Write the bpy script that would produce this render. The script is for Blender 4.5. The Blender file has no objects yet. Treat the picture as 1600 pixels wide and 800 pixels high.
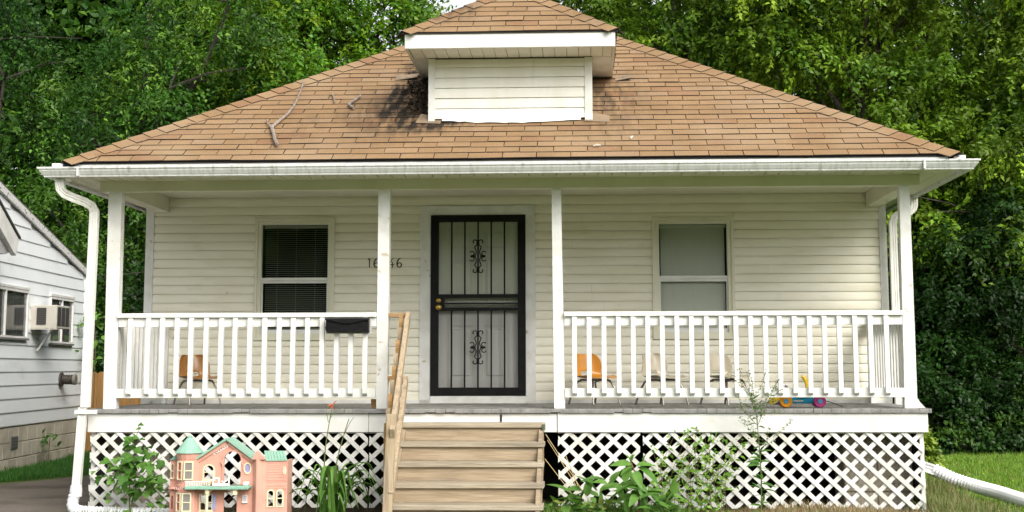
import bpy, bmesh, math, random
import numpy as np
from mathutils import Vector, Matrix
R = random.Random(7)
RN = np.random.RandomState(11)
S = bpy.context.scene
COL = S.collection
GZ = -0.95                                   # ground level (porch deck is z = 0)

# ------------------------------------------------------------------ camera
cam = bpy.data.cameras.new('camera'); camo = bpy.data.objects.new('camera', cam); COL.objects.link(camo)
yaw, pit, roll = .0503, .1310, -.0021
fw = Vector((-math.sin(yaw)*math.cos(pit), math.cos(yaw)*math.cos(pit), math.sin(pit)))
rt = Vector((math.cos(yaw), math.sin(yaw), 0)); up = rt.cross(fw)
r2 = math.cos(roll)*rt + math.sin(roll)*up; u2 = -math.sin(roll)*rt + math.cos(roll)*up
M = Matrix((r2, u2, -fw)).transposed().to_4x4(); M.translation = Vector((.7744, -13.4175, .3707))
camo.matrix_world = M
cam.sensor_width = 36; cam.lens = 2306.27/1600*36; cam.shift_y = -130/1600
cam.clip_start = .1; cam.clip_end = 600
S.camera = camo

# ------------------------------------------------------------------ sky, sun, exposure
w = bpy.data.worlds.new('World'); S.world = w; w.use_nodes = True
nt = w.node_tree; nt.nodes.clear()
SUN_EL, SUN_AZ = math.radians(38), math.radians(146)      # azimuth clockwise from +Y
sky = nt.nodes.new('ShaderNodeTexSky'); sky.sky_type = 'NISHITA'; sky.sun_disc = False
sky.sun_elevation = SUN_EL; sky.sun_rotation = SUN_AZ; sky.dust_density = 3.0; sky.air_density = 1.0; sky.ozone_density = .6
hsv = nt.nodes.new('ShaderNodeHueSaturation'); hsv.inputs['Saturation'].default_value = .20
bg = nt.nodes.new('ShaderNodeBackground'); bg.inputs['Strength'].default_value = .145
out = nt.nodes.new('ShaderNodeOutputWorld')
nt.links.new(sky.outputs[0], hsv.inputs['Color']); nt.links.new(hsv.outputs[0], bg.inputs[0]); nt.links.new(bg.outputs[0], out.inputs[0])
sl = bpy.data.lights.new('sun', 'SUN'); sl.energy = 1.5; sl.angle = math.radians(40); sl.color = (1, .945, .83)
so = bpy.data.objects.new('sun', sl); COL.objects.link(so)
sd = Vector((math.sin(SUN_AZ)*math.cos(SUN_EL), math.cos(SUN_AZ)*math.cos(SUN_EL), math.sin(SUN_EL)))
so.rotation_euler = sd.to_track_quat('Z', 'Y').to_euler(); so.location = sd*60
vs = S.view_settings; vs.view_transform = 'Standard'; vs.look = 'None'; vs.exposure = .87; vs.gamma = 1
S.cycles.max_bounces = 7; S.cycles.transparent_max_bounces = 8; S.cycles.diffuse_bounces = 4

# ------------------------------------------------------------------ materials
def node_mat(name):
    m = bpy.data.materials.new(name); m.use_nodes = True
    return m, m.node_tree, m.node_tree.nodes['Principled BSDF']
def c4(c): return (c[0], c[1], c[2], 1)
def mat(name, col, rough=.6, col2=None, scale=4, stretch=(1, 1, 1), lo=.4, hi=.65, dirt=None, dscale=1.2, dlo=.58, dhi=.75, damt=.6,
        bump=0, bscale=60, bstretch=(1, 1, 1), metal=0, spec=.4, coat=0):
    m, t, p = node_mat(name); L = t.links
    geo = t.nodes.new('ShaderNodeNewGeometry')
    def noise(sc, st, detail=4):
        mp = t.nodes.new('ShaderNodeMapping'); mp.inputs['Scale'].default_value = (sc*st[0], sc*st[1], sc*st[2])
        n = t.nodes.new('ShaderNodeTexNoise'); n.inputs['Scale'].default_value = 1; n.inputs['Detail'].default_value = detail
        L.new(geo.outputs['Position'], mp.inputs[0]); L.new(mp.outputs[0], n.inputs['Vector']); return n.outputs['Fac']
    def ramp(f, a, b):
        r = t.nodes.new('ShaderNodeMapRange'); r.inputs[1].default_value = a; r.inputs[2].default_value = b
        r.interpolation_type = 'SMOOTHSTEP'; L.new(f, r.inputs[0]); return r.outputs[0]
    def mix(f, a, b):
        x = t.nodes.new('ShaderNodeMix'); x.data_type = 'RGBA'; L.new(f, x.inputs[0])
        for s_, v in ((6, a), (7, b)):
            if isinstance(v, tuple): x.inputs[s_].default_value = c4(v)
            else: L.new(v, x.inputs[s_])
        return x.outputs[2]
    cur = tuple(col)
    if col2: cur = mix(ramp(noise(scale, stretch), lo, hi), cur, tuple(col2))
    if dirt:
        f = ramp(noise(dscale, stretch, 6), dlo, dhi)
        mu = t.nodes.new('ShaderNodeMath'); mu.operation = 'MULTIPLY'; mu.inputs[1].default_value = damt; L.new(f, mu.inputs[0])
        cur = mix(mu.outputs[0], cur, tuple(dirt))
    if isinstance(cur, tuple): p.inputs['Base Color'].default_value = c4(cur)
    else: L.new(cur, p.inputs['Base Color'])
    p.inputs['Roughness'].default_value = rough; p.inputs['Metallic'].default_value = metal
    p.inputs['Specular IOR Level'].default_value = spec; p.inputs['Coat Weight'].default_value = coat
    if bump:
        b = t.nodes.new('ShaderNodeBump'); b.inputs['Strength'].default_value = bump; b.inputs['Distance'].default_value = .01
        L.new(noise(bscale, bstretch, 3), b.inputs['Height']); L.new(b.outputs[0], p.inputs['Normal'])
    return m

WHITE = mat('white_paint', (.72, .72, .695), .5, (.67, .665, .63), 5, dirt=(.42, .38, .30), dscale=3.0, dlo=.62, dhi=.8, damt=.35, bump=.15, bscale=30)
WHITE_OLD = mat('worn_white_paint', (.72, .72, .695), .6, (.63, .62, .58), 6, dirt=(.40, .30, .19), dscale=11, dlo=.66, dhi=.71, damt=.7, bump=.25, bscale=40)
BALPAINT = mat('rail_white_paint', (.73, .73, .705), .5, (.68, .675, .64), 8, dirt=(.46, .42, .34), dscale=9, dlo=.62, dhi=.8, damt=.4)
VINYL = mat('cream_vinyl_siding', (.80, .77, .65), .45, (.76, .722, .585), 2.2, stretch=(1, 1, 3), dirt=(.48, .45, .36), dscale=3.2, dlo=.56, dhi=.8, damt=.36)
VINYL2 = mat('dormer_vinyl_siding', (.79, .785, .73), .45, (.75, .74, .66), 3, stretch=(2.2, 1, .5), dirt=(.52, .52, .42), dscale=3.5, dlo=.55, dhi=.8, damt=.4)
CREAM = mat('cream_trim', (.70, .685, .55), .5, (.66, .64, .50), 3, dirt=(.42, .38, .28), dscale=3, dlo=.62, dhi=.82, damt=.35)
GUTTER = mat('gutter_aluminium_paint', (.70, .705, .70), .4, (.60, .60, .58), 14, stretch=(2.5, 1, .25), dirt=(.23, .21, .17), dscale=7, dlo=.56, dhi=.8, damt=.6)
DSPOUT = mat('downspout_paint', (.72, .72, .69), .42, (.64, .63, .58), 9, stretch=(2, 2, .4), dirt=(.36, .33, .26), dscale=5, dlo=.58, dhi=.8, damt=.5)
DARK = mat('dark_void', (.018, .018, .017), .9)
PORCH_SHADE = mat('underporch_shade', (.025, .024, .022), .9, (.04, .037, .032), 5)  # near-black colour stands in for the unlit space under the porch
DECKM = mat('grey_deck_paint', (.25, .245, .235), .7, (.18, .177, .168), 9, stretch=(1, .25, 1), dirt=(.32, .31, .29), dscale=6, dlo=.55, dhi=.75, damt=.6, bump=.3, bscale=30)
BLACK = mat('black_door_paint', (.006, .006, .006), .5, (.010, .010, .010), 10, spec=.15)
BRASS = mat('brass', (.55, .36, .10), .28, metal=1)
DOORW = mat('white_inner_door', (.80, .80, .74), .45)
PLASTICB = mat('black_mailbox_plastic', (.005, .005, .006), .55, (.009, .009, .009), 20, spec=.12)
CHROME = mat('chrome_leg', (.55, .55, .55), .25, metal=1)
LEGD = mat('dark_leg_metal', (.22, .20, .185), .35, metal=.8)
GRASSM = None
def wood(name, a, b, axis=0, dirt=None):
    st = [14, 14, 14]; st[axis] = 1.1
    return mat(name, a, .7, b, 3.2, stretch=tuple(st), lo=.3, hi=.7, dirt=dirt or (.16, .135, .105), dscale=1.0, dlo=.5, dhi=.72, damt=.62, bump=.5, bscale=8, bstretch=tuple(st))
LATT = mat('weathered_lattice_paint', (.70, .70, .675), .6, (.60, .59, .535), 2.6, dirt=(.32, .31, .20), dscale=2.4, dlo=.56, dhi=.8, damt=.5, bump=.2)
TREAD = wood('weathered_step_wood', (.42, .36, .27), (.31, .26, .185), 0)
RISER = wood('step_riser_wood', (.40, .315, .215), (.29, .22, .14), 0)
RAILW = wood('new_rail_wood', (.47, .375, .255), (.37, .28, .18), 2)
RAILG = wood('orange_rail_wood', (.45, .27, .11), (.36, .20, .08), 0)
FENCEW = wood('cedar_fence_wood', (.40, .215, .07), (.32, .165, .05), 2)
BARK = mat('bark', (.055, .045, .036), .9, (.03, .025, .02), 12, stretch=(1, 1, .3), bump=.6, bscale=25)
TWIG = mat('dry_branch_bark', (.30, .25, .21), .85, (.17, .14, .115), 30, bump=.5, bscale=60)
STEMG = mat('green_stem', (.11, .15, .04), .6)
STEMB = mat('brown_stem', (.16, .11, .06), .7)
STRAW = mat('dry_straw', (.52, .40, .20), .8)
BLOCK = mat('concrete_block', (.60, .545, .44), .9, (.48, .43, .34), 3, stretch=(1, 1, 1.2), dirt=(.20, .175, .135), dscale=1.6, dlo=.5, dhi=.75, damt=.6, bump=.6, bscale=70)
BLOCKV = mat('grey_vent_metal', (.16, .16, .155), .6)
MORTAR = mat('mortar', (.52, .48, .40), .95)
NSIDE = mat('neighbour_white_siding', (.82, .855, .875), .5, (.79, .825, .845), 1.6, stretch=(1, 1, 2), dirt=(.48, .49, .47), dscale=1.6, dlo=.55, dhi=.8, damt=.4)
PEEL = mat('peeling_rake_paint', (.60, .60, .58), .8, (.06, .055, .05), 16, stretch=(1, 1, 2), lo=.60, hi=.64)
NROOF = mat('dark_grey_roofing', (.10, .10, .10), .9, (.08, .078, .075), 20)
ACM = mat('beige_ac_casing', (.50, .475, .415), .45, (.46, .435, .375), 6)
ACD = mat('dark_ac_grille', (.05, .048, .045), .6)
VENTM = mat('dark_vent_metal', (.10, .085, .07), .5, (.05, .045, .04), 30, metal=.5)
CURT = mat('grey_curtain', (.48, .47, .47), .9, (.33, .32, .32), 22, stretch=(1, 1, .05))
BLINDD = mat('dark_blind', (.48, .49, .43), .6)
BLINDL = mat('pale_blind', (.86, .87, .79), .6)
CONC = mat('driveway_concrete', (.15, .125, .10), .9, (.10, .083, .067), 1.3, dirt=(.20, .18, .15), dscale=6, dlo=.6, dhi=.75, damt=.5, bump=.4, bscale=50)
CORR = mat('white_corrugated_plastic', (.76, .77, .78), .5, dirt=(.40, .37, .30), dscale=5, dlo=.58, dhi=.8, damt=.4)
ORANGE = mat('orange_plastic', (.62, .27, .035), .3, (.56, .235, .03), 5, coat=.3)
ORANGE_SHADED = mat('shaded_orange_plastic', (.33, .155, .04), .35, (.27, .12, .03), 6, coat=.2)  # orange plastic darkened to brown: the chair's shade is put into the colour
BEIGE = mat('beige_plastic', (.50, .445, .34), .3, (.46, .405, .305), 5, coat=.3)
PINK = mat('pink_dollhouse_plastic', (.67, .355, .275), .42, (.63, .325, .25), 9, dirt=(.42, .20, .14), dscale=9, dlo=.58, dhi=.8, damt=.45)
PINKS = mat('bright_pink_plastic', (.72, .10, .12), .45)
MINT = mat('mint_green_plastic', (.27, .47, .365), .4, (.23, .42, .32), 12, dirt=(.16, .30, .2), dscale=14, dlo=.6, dhi=.8, damt=.5)
IVORY = mat('ivory_plastic', (.76, .72, .50), .4, (.70, .65, .43), 12)
LILAC = mat('lilac_plastic', (.34, .36, .62), .35)
TOYW = mat('white_toy_plastic', (.78, .77, .75), .4)
YELL = mat('yellow_plastic', (.80, .50, .02), .3, coat=.3)
ORNG = mat('toy_orange_plastic', (.85, .33, .015), .3, coat=.3)
MAG = mat('magenta_plastic', (.50, .055, .24), .35, coat=.2)
BLUE = mat('blue_toy_plastic', (.015, .27, .48), .35, coat=.2)
LBLUE = mat('sky_blue_plastic', (.10, .40, .72), .35)
GREEN = mat('bright_green_plastic', (.18, .58, .06), .35)
PURP = mat('purple_plastic', (.16, .12, .36), .4)
ROOFDECK = mat('roof_underlay', (.02, .018, .016), .95)
FLASH = mat('curled_grey_flashing', (.26, .19, .125), .8, (.20, .145, .095), 8)

def glass_mat(name, tint, refl=.07, gl=(1, 1, 1), ior=1.5):
    m = bpy.data.materials.new(name); m.use_nodes = True; t = m.node_tree; t.nodes.clear(); L = t.links
    o = t.nodes.new('ShaderNodeOutputMaterial'); mx = t.nodes.new('ShaderNodeMixShader')
    tr = t.nodes.new('ShaderNodeBsdfTransparent'); tr.inputs[0].default_value = c4(tint)
    g = t.nodes.new('ShaderNodeBsdfGlossy'); g.inputs['Roughness'].default_value = .03; g.inputs[0].default_value = c4(gl)
    fr = t.nodes.new('ShaderNodeFresnel'); fr.inputs[0].default_value = ior
    ad = t.nodes.new('ShaderNodeMath'); ad.operation = 'ADD'; ad.inputs[1].default_value = refl; ad.use_clamp = True
    L.new(fr.outputs[0], ad.inputs[0]); L.new(ad.outputs[0], mx.inputs[0]); L.new(tr.outputs[0], mx.inputs[1]); L.new(g.outputs[0], mx.inputs[2])
    nz = t.nodes.new('ShaderNodeTexNoise'); nz.inputs['Scale'].default_value = 3.5
    bp = t.nodes.new('ShaderNodeBump'); bp.inputs['Strength'].default_value = .02; bp.inputs['Distance'].default_value = .05
    L.new(nz.outputs['Fac'], bp.inputs['Height']); L.new(bp.outputs[0], g.inputs['Normal'])
    L.new(mx.outputs[0], o.inputs[0]); return m
GLASS = glass_mat('window_glass', (.965, .98, .95), .05)
NGLASS = glass_mat('neighbour_glass', (.88, .90, .88), .04, ior=1.3)
GLASSD = glass_mat('storm_door_glass', (.975, .985, .945), .03)
SCREEN = glass_mat('door_screen_mesh', (.80, .80, .81), -.03)

def shingle_mat(name, col):
    """granule asphalt shingle; algae / soot stain beside the dormer keeps its own place on the roof"""
    m, t, p = node_mat(name); L = t.links
    geo = t.nodes.new('ShaderNodeNewGeometry')
    n1 = t.nodes.new('ShaderNodeTexNoise'); n1.inputs['Scale'].default_value = 170; n1.inputs['Detail'].default_value = 3; L.new(geo.outputs['Position'], n1.inputs['Vector'])
    n2 = t.nodes.new('ShaderNodeTexNoise'); n2.inputs['Scale'].default_value = 3.2; n2.inputs['Detail'].default_value = 5; L.new(geo.outputs['Position'], n2.inputs['Vector'])
    def mr(f, a, b, c=0, d=1):
        r = t.nodes.new('ShaderNodeMapRange'); r.inputs[1].default_value = a; r.inputs[2].default_value = b; r.inputs[3].default_value = c; r.inputs[4].default_value = d
        L.new(f, r.inputs[0]); return r.outputs[0]
    def mix(f, a, b, mode='MIX'):
        x = t.nodes.new('ShaderNodeMix'); x.data_type = 'RGBA'; x.blend_type = mode
        if isinstance(f, float): x.inputs[0].default_value = f
        else: L.new(f, x.inputs[0])
        for s_, v in ((6, a), (7, b)):
            if isinstance(v, tuple): x.inputs[s_].default_value = c4(v)
            else: L.new(v, x.inputs[s_])
        return x.outputs[2]
    dark = tuple(c*.62 for c in col); pale = tuple(min(1, c*1.3) for c in col)
    cur = mix(mr(n1.outputs['Fac'], .35, .65), dark, pale)
    cur = mix(mr(n2.outputs['Fac'], .35, .7, 0, .6), cur, tuple(c*.74 for c in col))
    n4 = t.nodes.new('ShaderNodeTexNoise'); n4.inputs['Scale'].default_value = 1.1; n4.inputs['Detail'].default_value = 6; L.new(geo.outputs['Position'], n4.inputs['Vector'])
    cur = mix(mr(n4.outputs['Fac'], .5, .72, 0, .5), cur, (.36, .27, .17))
    # stain: streaks below the dormer's left cheek and a faint one at its right
    sep = t.nodes.new('ShaderNodeSeparateXYZ'); L.new(geo.outputs['Position'], sep.inputs[0])
    def band(axis, c, wd):
        s_ = t.nodes.new('ShaderNodeMath'); s_.operation = 'SUBTRACT'; L.new(sep.outputs[axis], s_.inputs[0]); s_.inputs[1].default_value = c
        a_ = t.nodes.new('ShaderNodeMath'); a_.operation = 'ABSOLUTE'; L.new(s_.outputs[0], a_.inputs[0]); return mr(a_.outputs[0], 0, wd, 1, 0)
    def mul(a, b):
        q = t.nodes.new('ShaderNodeMath'); q.operation = 'MULTIPLY'; L.new(a, q.inputs[0])
        if isinstance(b, float): q.inputs[1].default_value = b
        else: L.new(b, q.inputs[1])
        return q.outputs[0]
    def add(a, b):
        q = t.nodes.new('ShaderNodeMath'); q.operation = 'ADD'; q.use_clamp = True; L.new(a, q.inputs[0]); L.new(b, q.inputs[1]); return q.outputs[0]
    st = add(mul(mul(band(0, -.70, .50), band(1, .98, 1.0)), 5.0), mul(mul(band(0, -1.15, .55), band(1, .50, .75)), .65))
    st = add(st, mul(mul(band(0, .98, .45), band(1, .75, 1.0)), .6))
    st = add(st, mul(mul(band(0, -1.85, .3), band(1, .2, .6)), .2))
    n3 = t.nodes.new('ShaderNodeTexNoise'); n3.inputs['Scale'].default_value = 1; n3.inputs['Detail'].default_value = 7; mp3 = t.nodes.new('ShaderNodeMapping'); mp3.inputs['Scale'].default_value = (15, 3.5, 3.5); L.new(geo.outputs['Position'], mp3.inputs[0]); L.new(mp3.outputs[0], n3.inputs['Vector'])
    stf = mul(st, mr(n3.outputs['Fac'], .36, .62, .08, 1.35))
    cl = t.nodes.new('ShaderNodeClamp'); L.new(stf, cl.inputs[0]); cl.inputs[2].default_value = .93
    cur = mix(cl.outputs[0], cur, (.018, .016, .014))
    L.new(cur, p.inputs['Base Color']); p.inputs['Roughness'].default_value = .92; p.inputs['Specular IOR Level'].default_value = .2
    b = t.nodes.new('ShaderNodeBump'); b.inputs['Strength'].default_value = .35; b.inputs['Distance'].default_value = .004
    L.new(n1.outputs['Fac'], b.inputs['Height']); L.new(b.outputs[0], p.inputs['Normal'])
    return m
SHING = [shingle_mat('tan_shingle', c) for c in ((.292, .184, .096), (.274, .172, .089), (.308, .197, .107), (.264, .153, .081), (.302, .200, .116), (.283, .178, .092))]
SEDGE = mat('shingle_cut_edge', (.028, .022, .018), .95)

def leaf_mat(name, rough=.42, trans=.35, spec=.45):
    m, t, p = node_mat(name); L = t.links
    at = t.nodes.new('ShaderNodeAttribute'); at.attribute_name = 'tint'
    tl = t.nodes.new('ShaderNodeBsdfTranslucent'); mx = t.nodes.new('ShaderNodeMixShader'); mx.inputs[0].default_value = trans
    hv = t.nodes.new('ShaderNodeHueSaturation'); hv.inputs['Value'].default_value = 1.25; hv.inputs['Saturation'].default_value = 1.1
    L.new(at.outputs['Color'], p.inputs['Base Color']); L.new(at.outputs['Color'], hv.inputs['Color']); L.new(hv.outputs[0], tl.inputs[0])
    p.inputs['Roughness'].default_value = rough; p.inputs['Specular IOR Level'].default_value = spec
    L.new(p.outputs[0], mx.inputs[1]); L.new(tl.outputs[0], mx.inputs[2]); L.new(mx.outputs[0], t.nodes['Material Output'].inputs[0]); return m
LEAF = leaf_mat('leaf', .45, .30, .28)
def solid_leaf(name, col, trans=.3):
    m, t, p = node_mat(name); L = t.links
    tl = t.nodes.new('ShaderNodeBsdfTranslucent'); tl.inputs[0].default_value = c4((col[0]*1.3, col[1]*1.25, col[2])); mx = t.nodes.new('ShaderNodeMixShader'); mx.inputs[0].default_value = trans
    geo = t.nodes.new('ShaderNodeNewGeometry'); n = t.nodes.new('ShaderNodeTexNoise'); n.inputs['Scale'].default_value = 25; L.new(geo.outputs['Position'], n.inputs['Vector'])
    x = t.nodes.new('ShaderNodeMix'); x.data_type = 'RGBA'; L.new(n.outputs['Fac'], x.inputs[0])
    x.inputs[6].default_value = c4(tuple(c*.72 for c in col)); x.inputs[7].default_value = c4(tuple(c*1.25 for c in col)); L.new(x.outputs[2], p.inputs['Base Color'])
    p.inputs['Roughness'].default_value = .55; p.inputs['Specular IOR Level'].default_value = .3
    L.new(p.outputs[0], mx.inputs[1]); L.new(tl.outputs[0], mx.inputs[2]); L.new(mx.outputs[0], t.nodes['Material Output'].inputs[0]); return m
LF1 = solid_leaf('mid_green_leaf', (.095, .225, .035)); LF2 = solid_leaf('light_green_leaf', (.145, .30, .055)); LF3 = solid_leaf('dark_green_leaf', (.065, .165, .028)); LF4 = solid_leaf('yellow_green_leaf', (.19, .24, .045))
FLOWER = solid_leaf('orange_flower', (.62, .17, .06))

# ------------------------------------------------------------------ mesh helpers
WPOS = {}
class MB:
    def __init__(s): s.v = []; s.f = []; s.mi = []
    def add(s, vs, fs, mi=0):
        b = len(s.v); s.v += [tuple(x) for x in vs]; s.f += [tuple(b+i for i in f) for f in fs]; s.mi += ([mi]*len(fs) if isinstance(mi, int) else list(mi)); return s
    def box(s, x0, x1, y0, y1, z0, z1, mi=0):
        return s.add([(x0, y0, z0), (x1, y0, z0), (x1, y1, z0), (x0, y1, z0), (x0, y0, z1), (x1, y0, z1), (x1, y1, z1), (x0, y1, z1)],
                     [(0, 3, 2, 1), (4, 5, 6, 7), (0, 1, 5, 4), (1, 2, 6, 5), (2, 3, 7, 6), (3, 0, 4, 7)], mi)
    def pane_y(s, x0, x1, y, z0, z1):
        return s.add([(x0, y, z0), (x1, y, z0), (x1, y, z1), (x0, y, z1)], [(0, 1, 2, 3)])
    def pane_x(s, x, y0, y1, z0, z1):
        return s.add([(x, y0, z0), (x, y1, z0), (x, y1, z1), (x, y0, z1)], [(0, 1, 2, 3)])
    def cbox(s, x0, x1, y0, y1, z0, z1, c=.004):
        """box with chamfered edges (vertical and horizontal)"""
        bm = bmesh.new(); bmesh.ops.create_cube(bm, size=1)
        for v in bm.verts: v.co = Vector(((x0+x1)/2+v.co.x*(x1-x0), (y0+y1)/2+v.co.y*(y1-y0), (z0+z1)/2+v.co.z*(z1-z0)))
        bmesh.ops.bevel(bm, geom=list(bm.edges), offset=c, segments=1, affect='EDGES')
        bm.verts.index_update(); s.add([v.co for v in bm.verts], [[v.index for v in f.verts] for f in bm.faces]); bm.free(); return s
    def prism(s, poly, fn, a, b, mi=0):
        """poly = list of 2-D points, fn(p, t) -> 3-D; extruded from t=a to t=b"""
        n = len(poly); vs = [fn(p, a) for p in poly]+[fn(p, b) for p in poly]
        fs = [tuple(range(n)), tuple(range(2*n-1, n-1, -1))]+[(i, i+n, (i+1) % n+n, (i+1) % n) for i in range(n)]
        return s.add(vs, fs, mi)
    def beam(s, a, b, wd, h, upv=(0, 0, 1)):
        """rectangular bar from a to b"""
        a = Vector(a); b = Vector(b); d = (b-a).normalized(); sx = d.cross(Vector(upv)).normalized(); sy = sx.cross(d)
        q = [sx*wd/2*i+sy*h/2*j for i, j in ((-1, -1), (1, -1), (1, 1), (-1, 1))]
        return s.add([a+x for x in q]+[b+x for x in q], [(0, 3, 2, 1), (4, 5, 6, 7), (0, 1, 5, 4), (1, 2, 6, 5), (2, 3, 7, 6), (3, 0, 4, 7)])
    def tube(s, pts, rad, n=8, cap=True):
        pts = [Vector(p) for p in pts]; m = len(pts)
        if not hasattr(rad, '__len__'): rad = [rad]*m
        vs = []; ref = None
        for i, p in enumerate(pts):
            d = (pts[min(i+1, m-1)]-pts[max(i-1, 0)]).normalized()
            if ref is None: ref = Vector((0, 0, 1)) if abs(d.z) < .9 else Vector((0, 1, 0))
            x = d.cross(ref).normalized(); ref = x.cross(d); y = ref
            vs += [p+(x*math.cos(6.28319*k/n)+y*math.sin(6.28319*k/n))*rad[i] for k in range(n)]
        fs = [(i*n+k, i*n+(k+1) % n, (i+1)*n+(k+1) % n, (i+1)*n+k) for i in range(m-1) for k in range(n)]
        if cap: fs += [tuple(range(n-1, -1, -1)), tuple((m-1)*n+k for k in range(n))]
        return s.add(vs, fs)
    def lathe(s, prof, c, axis='z', n=20):
        vs = []; m = len(prof)
        for r, h in prof:
            for k in range(n):
                a = 6.28319*k/n; ca, sa = r*math.cos(a), r*math.sin(a)
                vs.append({'z': (c[0]+ca, c[1]+sa, c[2]+h), 'y': (c[0]+ca, c[1]+h, c[2]+sa), 'x': (c[0]+h, c[1]+ca, c[2]+sa)}[axis])
        fs = [(i*n+k, i*n+(k+1) % n, (i+1)*n+(k+1) % n, (i+1)*n+k) for i in range(m-1) for k in range(n)]
        fs += [tuple(range(n-1, -1, -1)), tuple((m-1)*n+k for k in range(n))]
        return s.add(vs, fs)
    def mesh(s, name, mats, origin=(0, 0, 0), smooth=False, fix=True):
        me = bpy.data.meshes.new(name); o = Vector(origin)
        me.from_pydata([Vector(v)-o for v in s.v], [], s.f)
        for m in (mats if isinstance(mats, (list, tuple)) else [mats]): me.materials.append(m)
        me.polygons.foreach_set('material_index', s.mi)
        if fix:
            bm = bmesh.new(); bm.from_mesh(me); bmesh.ops.recalc_face_normals(bm, faces=bm.faces); bm.to_mesh(me); bm.free()
        if smooth:
            me.polygons.foreach_set('use_smooth', [True]*len(me.polygons)); me.set_sharp_from_angle(angle=math.radians(smooth if smooth is not True else 40))
        return me
    def build(s, name, mats, parent=None, smooth=False, fix=True):
        xs = np.array(s.v); c = Vector((xs.min(0)+xs.max(0))/2)
        if parent is None: c.z = float(xs[:, 2].min())
        return link(name, s.mesh(name, mats, c, smooth, fix), c, parent)
def link(name, me, c, parent=None, rot=None):
    o = bpy.data.objects.new(name, me); COL.objects.link(o); c = Vector(c)
    if parent is not None: o.parent = parent; o.location = c-WPOS[parent.name]
    else: o.location = c
    if rot is not None: o.rotation_euler = rot
    WPOS[o.name] = c; return o
def tag(o, label=None, cat=None, group=None, kind=None):
    if label: o['label'] = label
    if cat: o['category'] = cat
    if group: o['group'] = group
    if kind: o['kind'] = kind
    return o
def thing(name, label, cat, loc, group=None, local=False, rz=0):
    o = bpy.data.objects.new(name, None); COL.objects.link(o); o.location = loc; o.rotation_euler = (0, 0, rz); o.empty_display_size = .1
    WPOS[o.name] = Vector((0, 0, 0)) if local else Vector(loc)
    return tag(o, label, cat, group)
def plate_mesh(outline, holes, th):
    """flat plate with holes in local XY, thickness along local Z (centred)"""
    cu = bpy.data.curves.new('plate', 'CURVE'); cu.dimensions = '2D'; cu.fill_mode = 'BOTH'; cu.extrude = th/2
    for ring in [outline]+list(holes):
        sp = cu.splines.new('POLY'); sp.points.add(len(ring)-1); sp.use_cyclic_u = True
        for q, (x, y) in zip(sp.points, ring): q.co = (x, y, 0, 1)
    ob = bpy.data.objects.new('plate_tmp', cu); COL.objects.link(ob)
    bpy.context.view_layer.update()
    me = bpy.data.meshes.new_from_object(ob.evaluated_get(bpy.context.evaluated_depsgraph_get()))
    bpy.data.objects.remove(ob); bpy.data.curves.remove(cu)
    return [tuple(v.co) for v in me.vertices], [tuple(p.vertices) for p in me.polygons]
def plate_xz(mb, outline, holes, y0, y1):
    """plate standing in XZ between y0 and y1"""
    vs, fs = plate_mesh(outline, holes, abs(y1-y0)); ym = (y0+y1)/2
    mb.add([(x, ym-z, y) for x, y, z in vs], fs); return mb
def plate_fn(mb, outline, holes, th, fn):
    vs, fs = plate_mesh(outline, holes, th); mb.add([fn(*v) for v in vs], fs); return mb
def rect(x0, x1, z0, z1): return [(x0, z0), (x1, z0), (x1, z1), (x0, z1)]
def arch(x0, x1, z0, z1, n=10):
    r = (x1-x0)/2; c = (x0+x1)/2
    return [(x0, z0), (x1, z0)]+[(c+r*math.cos(math.pi*k/n), z1-r+r*math.sin(math.pi*k/n)) for k in range(n+1)]
def ell(cx, cz, rx, rz, n=16): return [(cx+rx*math.cos(6.28319*k/n), cz+rz*math.sin(6.28319*k/n)) for k in range(n)]
def clip_poly(poly, a, b, c):
    """keep a*x+b*y<=c"""
    outp = []
    for i in range(len(poly)):
        p, q = poly[i], poly[(i+1) % len(poly)]; dp = a*p[0]+b*p[1]-c; dq = a*q[0]+b*q[1]-c
        if dp <= 0: outp.append(p)
        if dp*dq < 0:
            t = dp/(dp-dq); outp.append((p[0]+(q[0]-p[0])*t, p[1]+(q[1]-p[1])*t))
    return outp
def area(p): return abs(sum(p[i][0]*p[(i+1) % len(p)][1]-p[(i+1) % len(p)][0]*p[i][1] for i in range(len(p))))/2

# ================================================================== SETTING
def sheet(name, poly, z, m, label=None):
    mb = MB(); mb.add([(x, y, z) for x, y in poly], [tuple(range(len(poly)))]); o = mb.build(name, m)
    return tag(o, kind='structure')
SOIL = mat('lawn_soil', (.07, .12, .018), .95, (.11, .13, .035), 1.5, lo=.4, hi=.7, bump=.6, bscale=20)
DIRT = mat('garden_dirt', (.085, .065, .042), .95, (.13, .105, .06), 5, bump=.8, bscale=25)
sheet('ground', [(-250, -250), (250, -250), (250, 250), (-250, 250)], GZ-.005, SOIL)
# concrete drive between the houses: slabs with joints
for i, (y0, y1) in enumerate(((-9, -4.02), (-4, .98), (1.0, 2.98), (3.0, 5.4))):
    tag(MB().add([(-9.5, y0, GZ+.012), (-3.95 if y0 < 2 else -4.1, y0, GZ+.012), (-3.95 if y0 < 2 else -5.0, y1, GZ+.012), (-9.5 if y1 < 2 else -5.97, y1 if y1 < 5 else 3.3, GZ+.012), (-9.5, y1 if y1 < 2 else 3.0, GZ+.012)], [(0, 1, 2, 3, 4)]).build('driveway', CONC), kind='structure')
tag(MB().add([(-3.9, -1.9, GZ+.008), (3.85, -1.9, GZ+.008), (3.95, 1.5, GZ+.03), (-3.9, 1.5, GZ+.03)], [(0, 1, 2, 3)]).build('garden_bed', DIRT), kind='structure')

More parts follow.
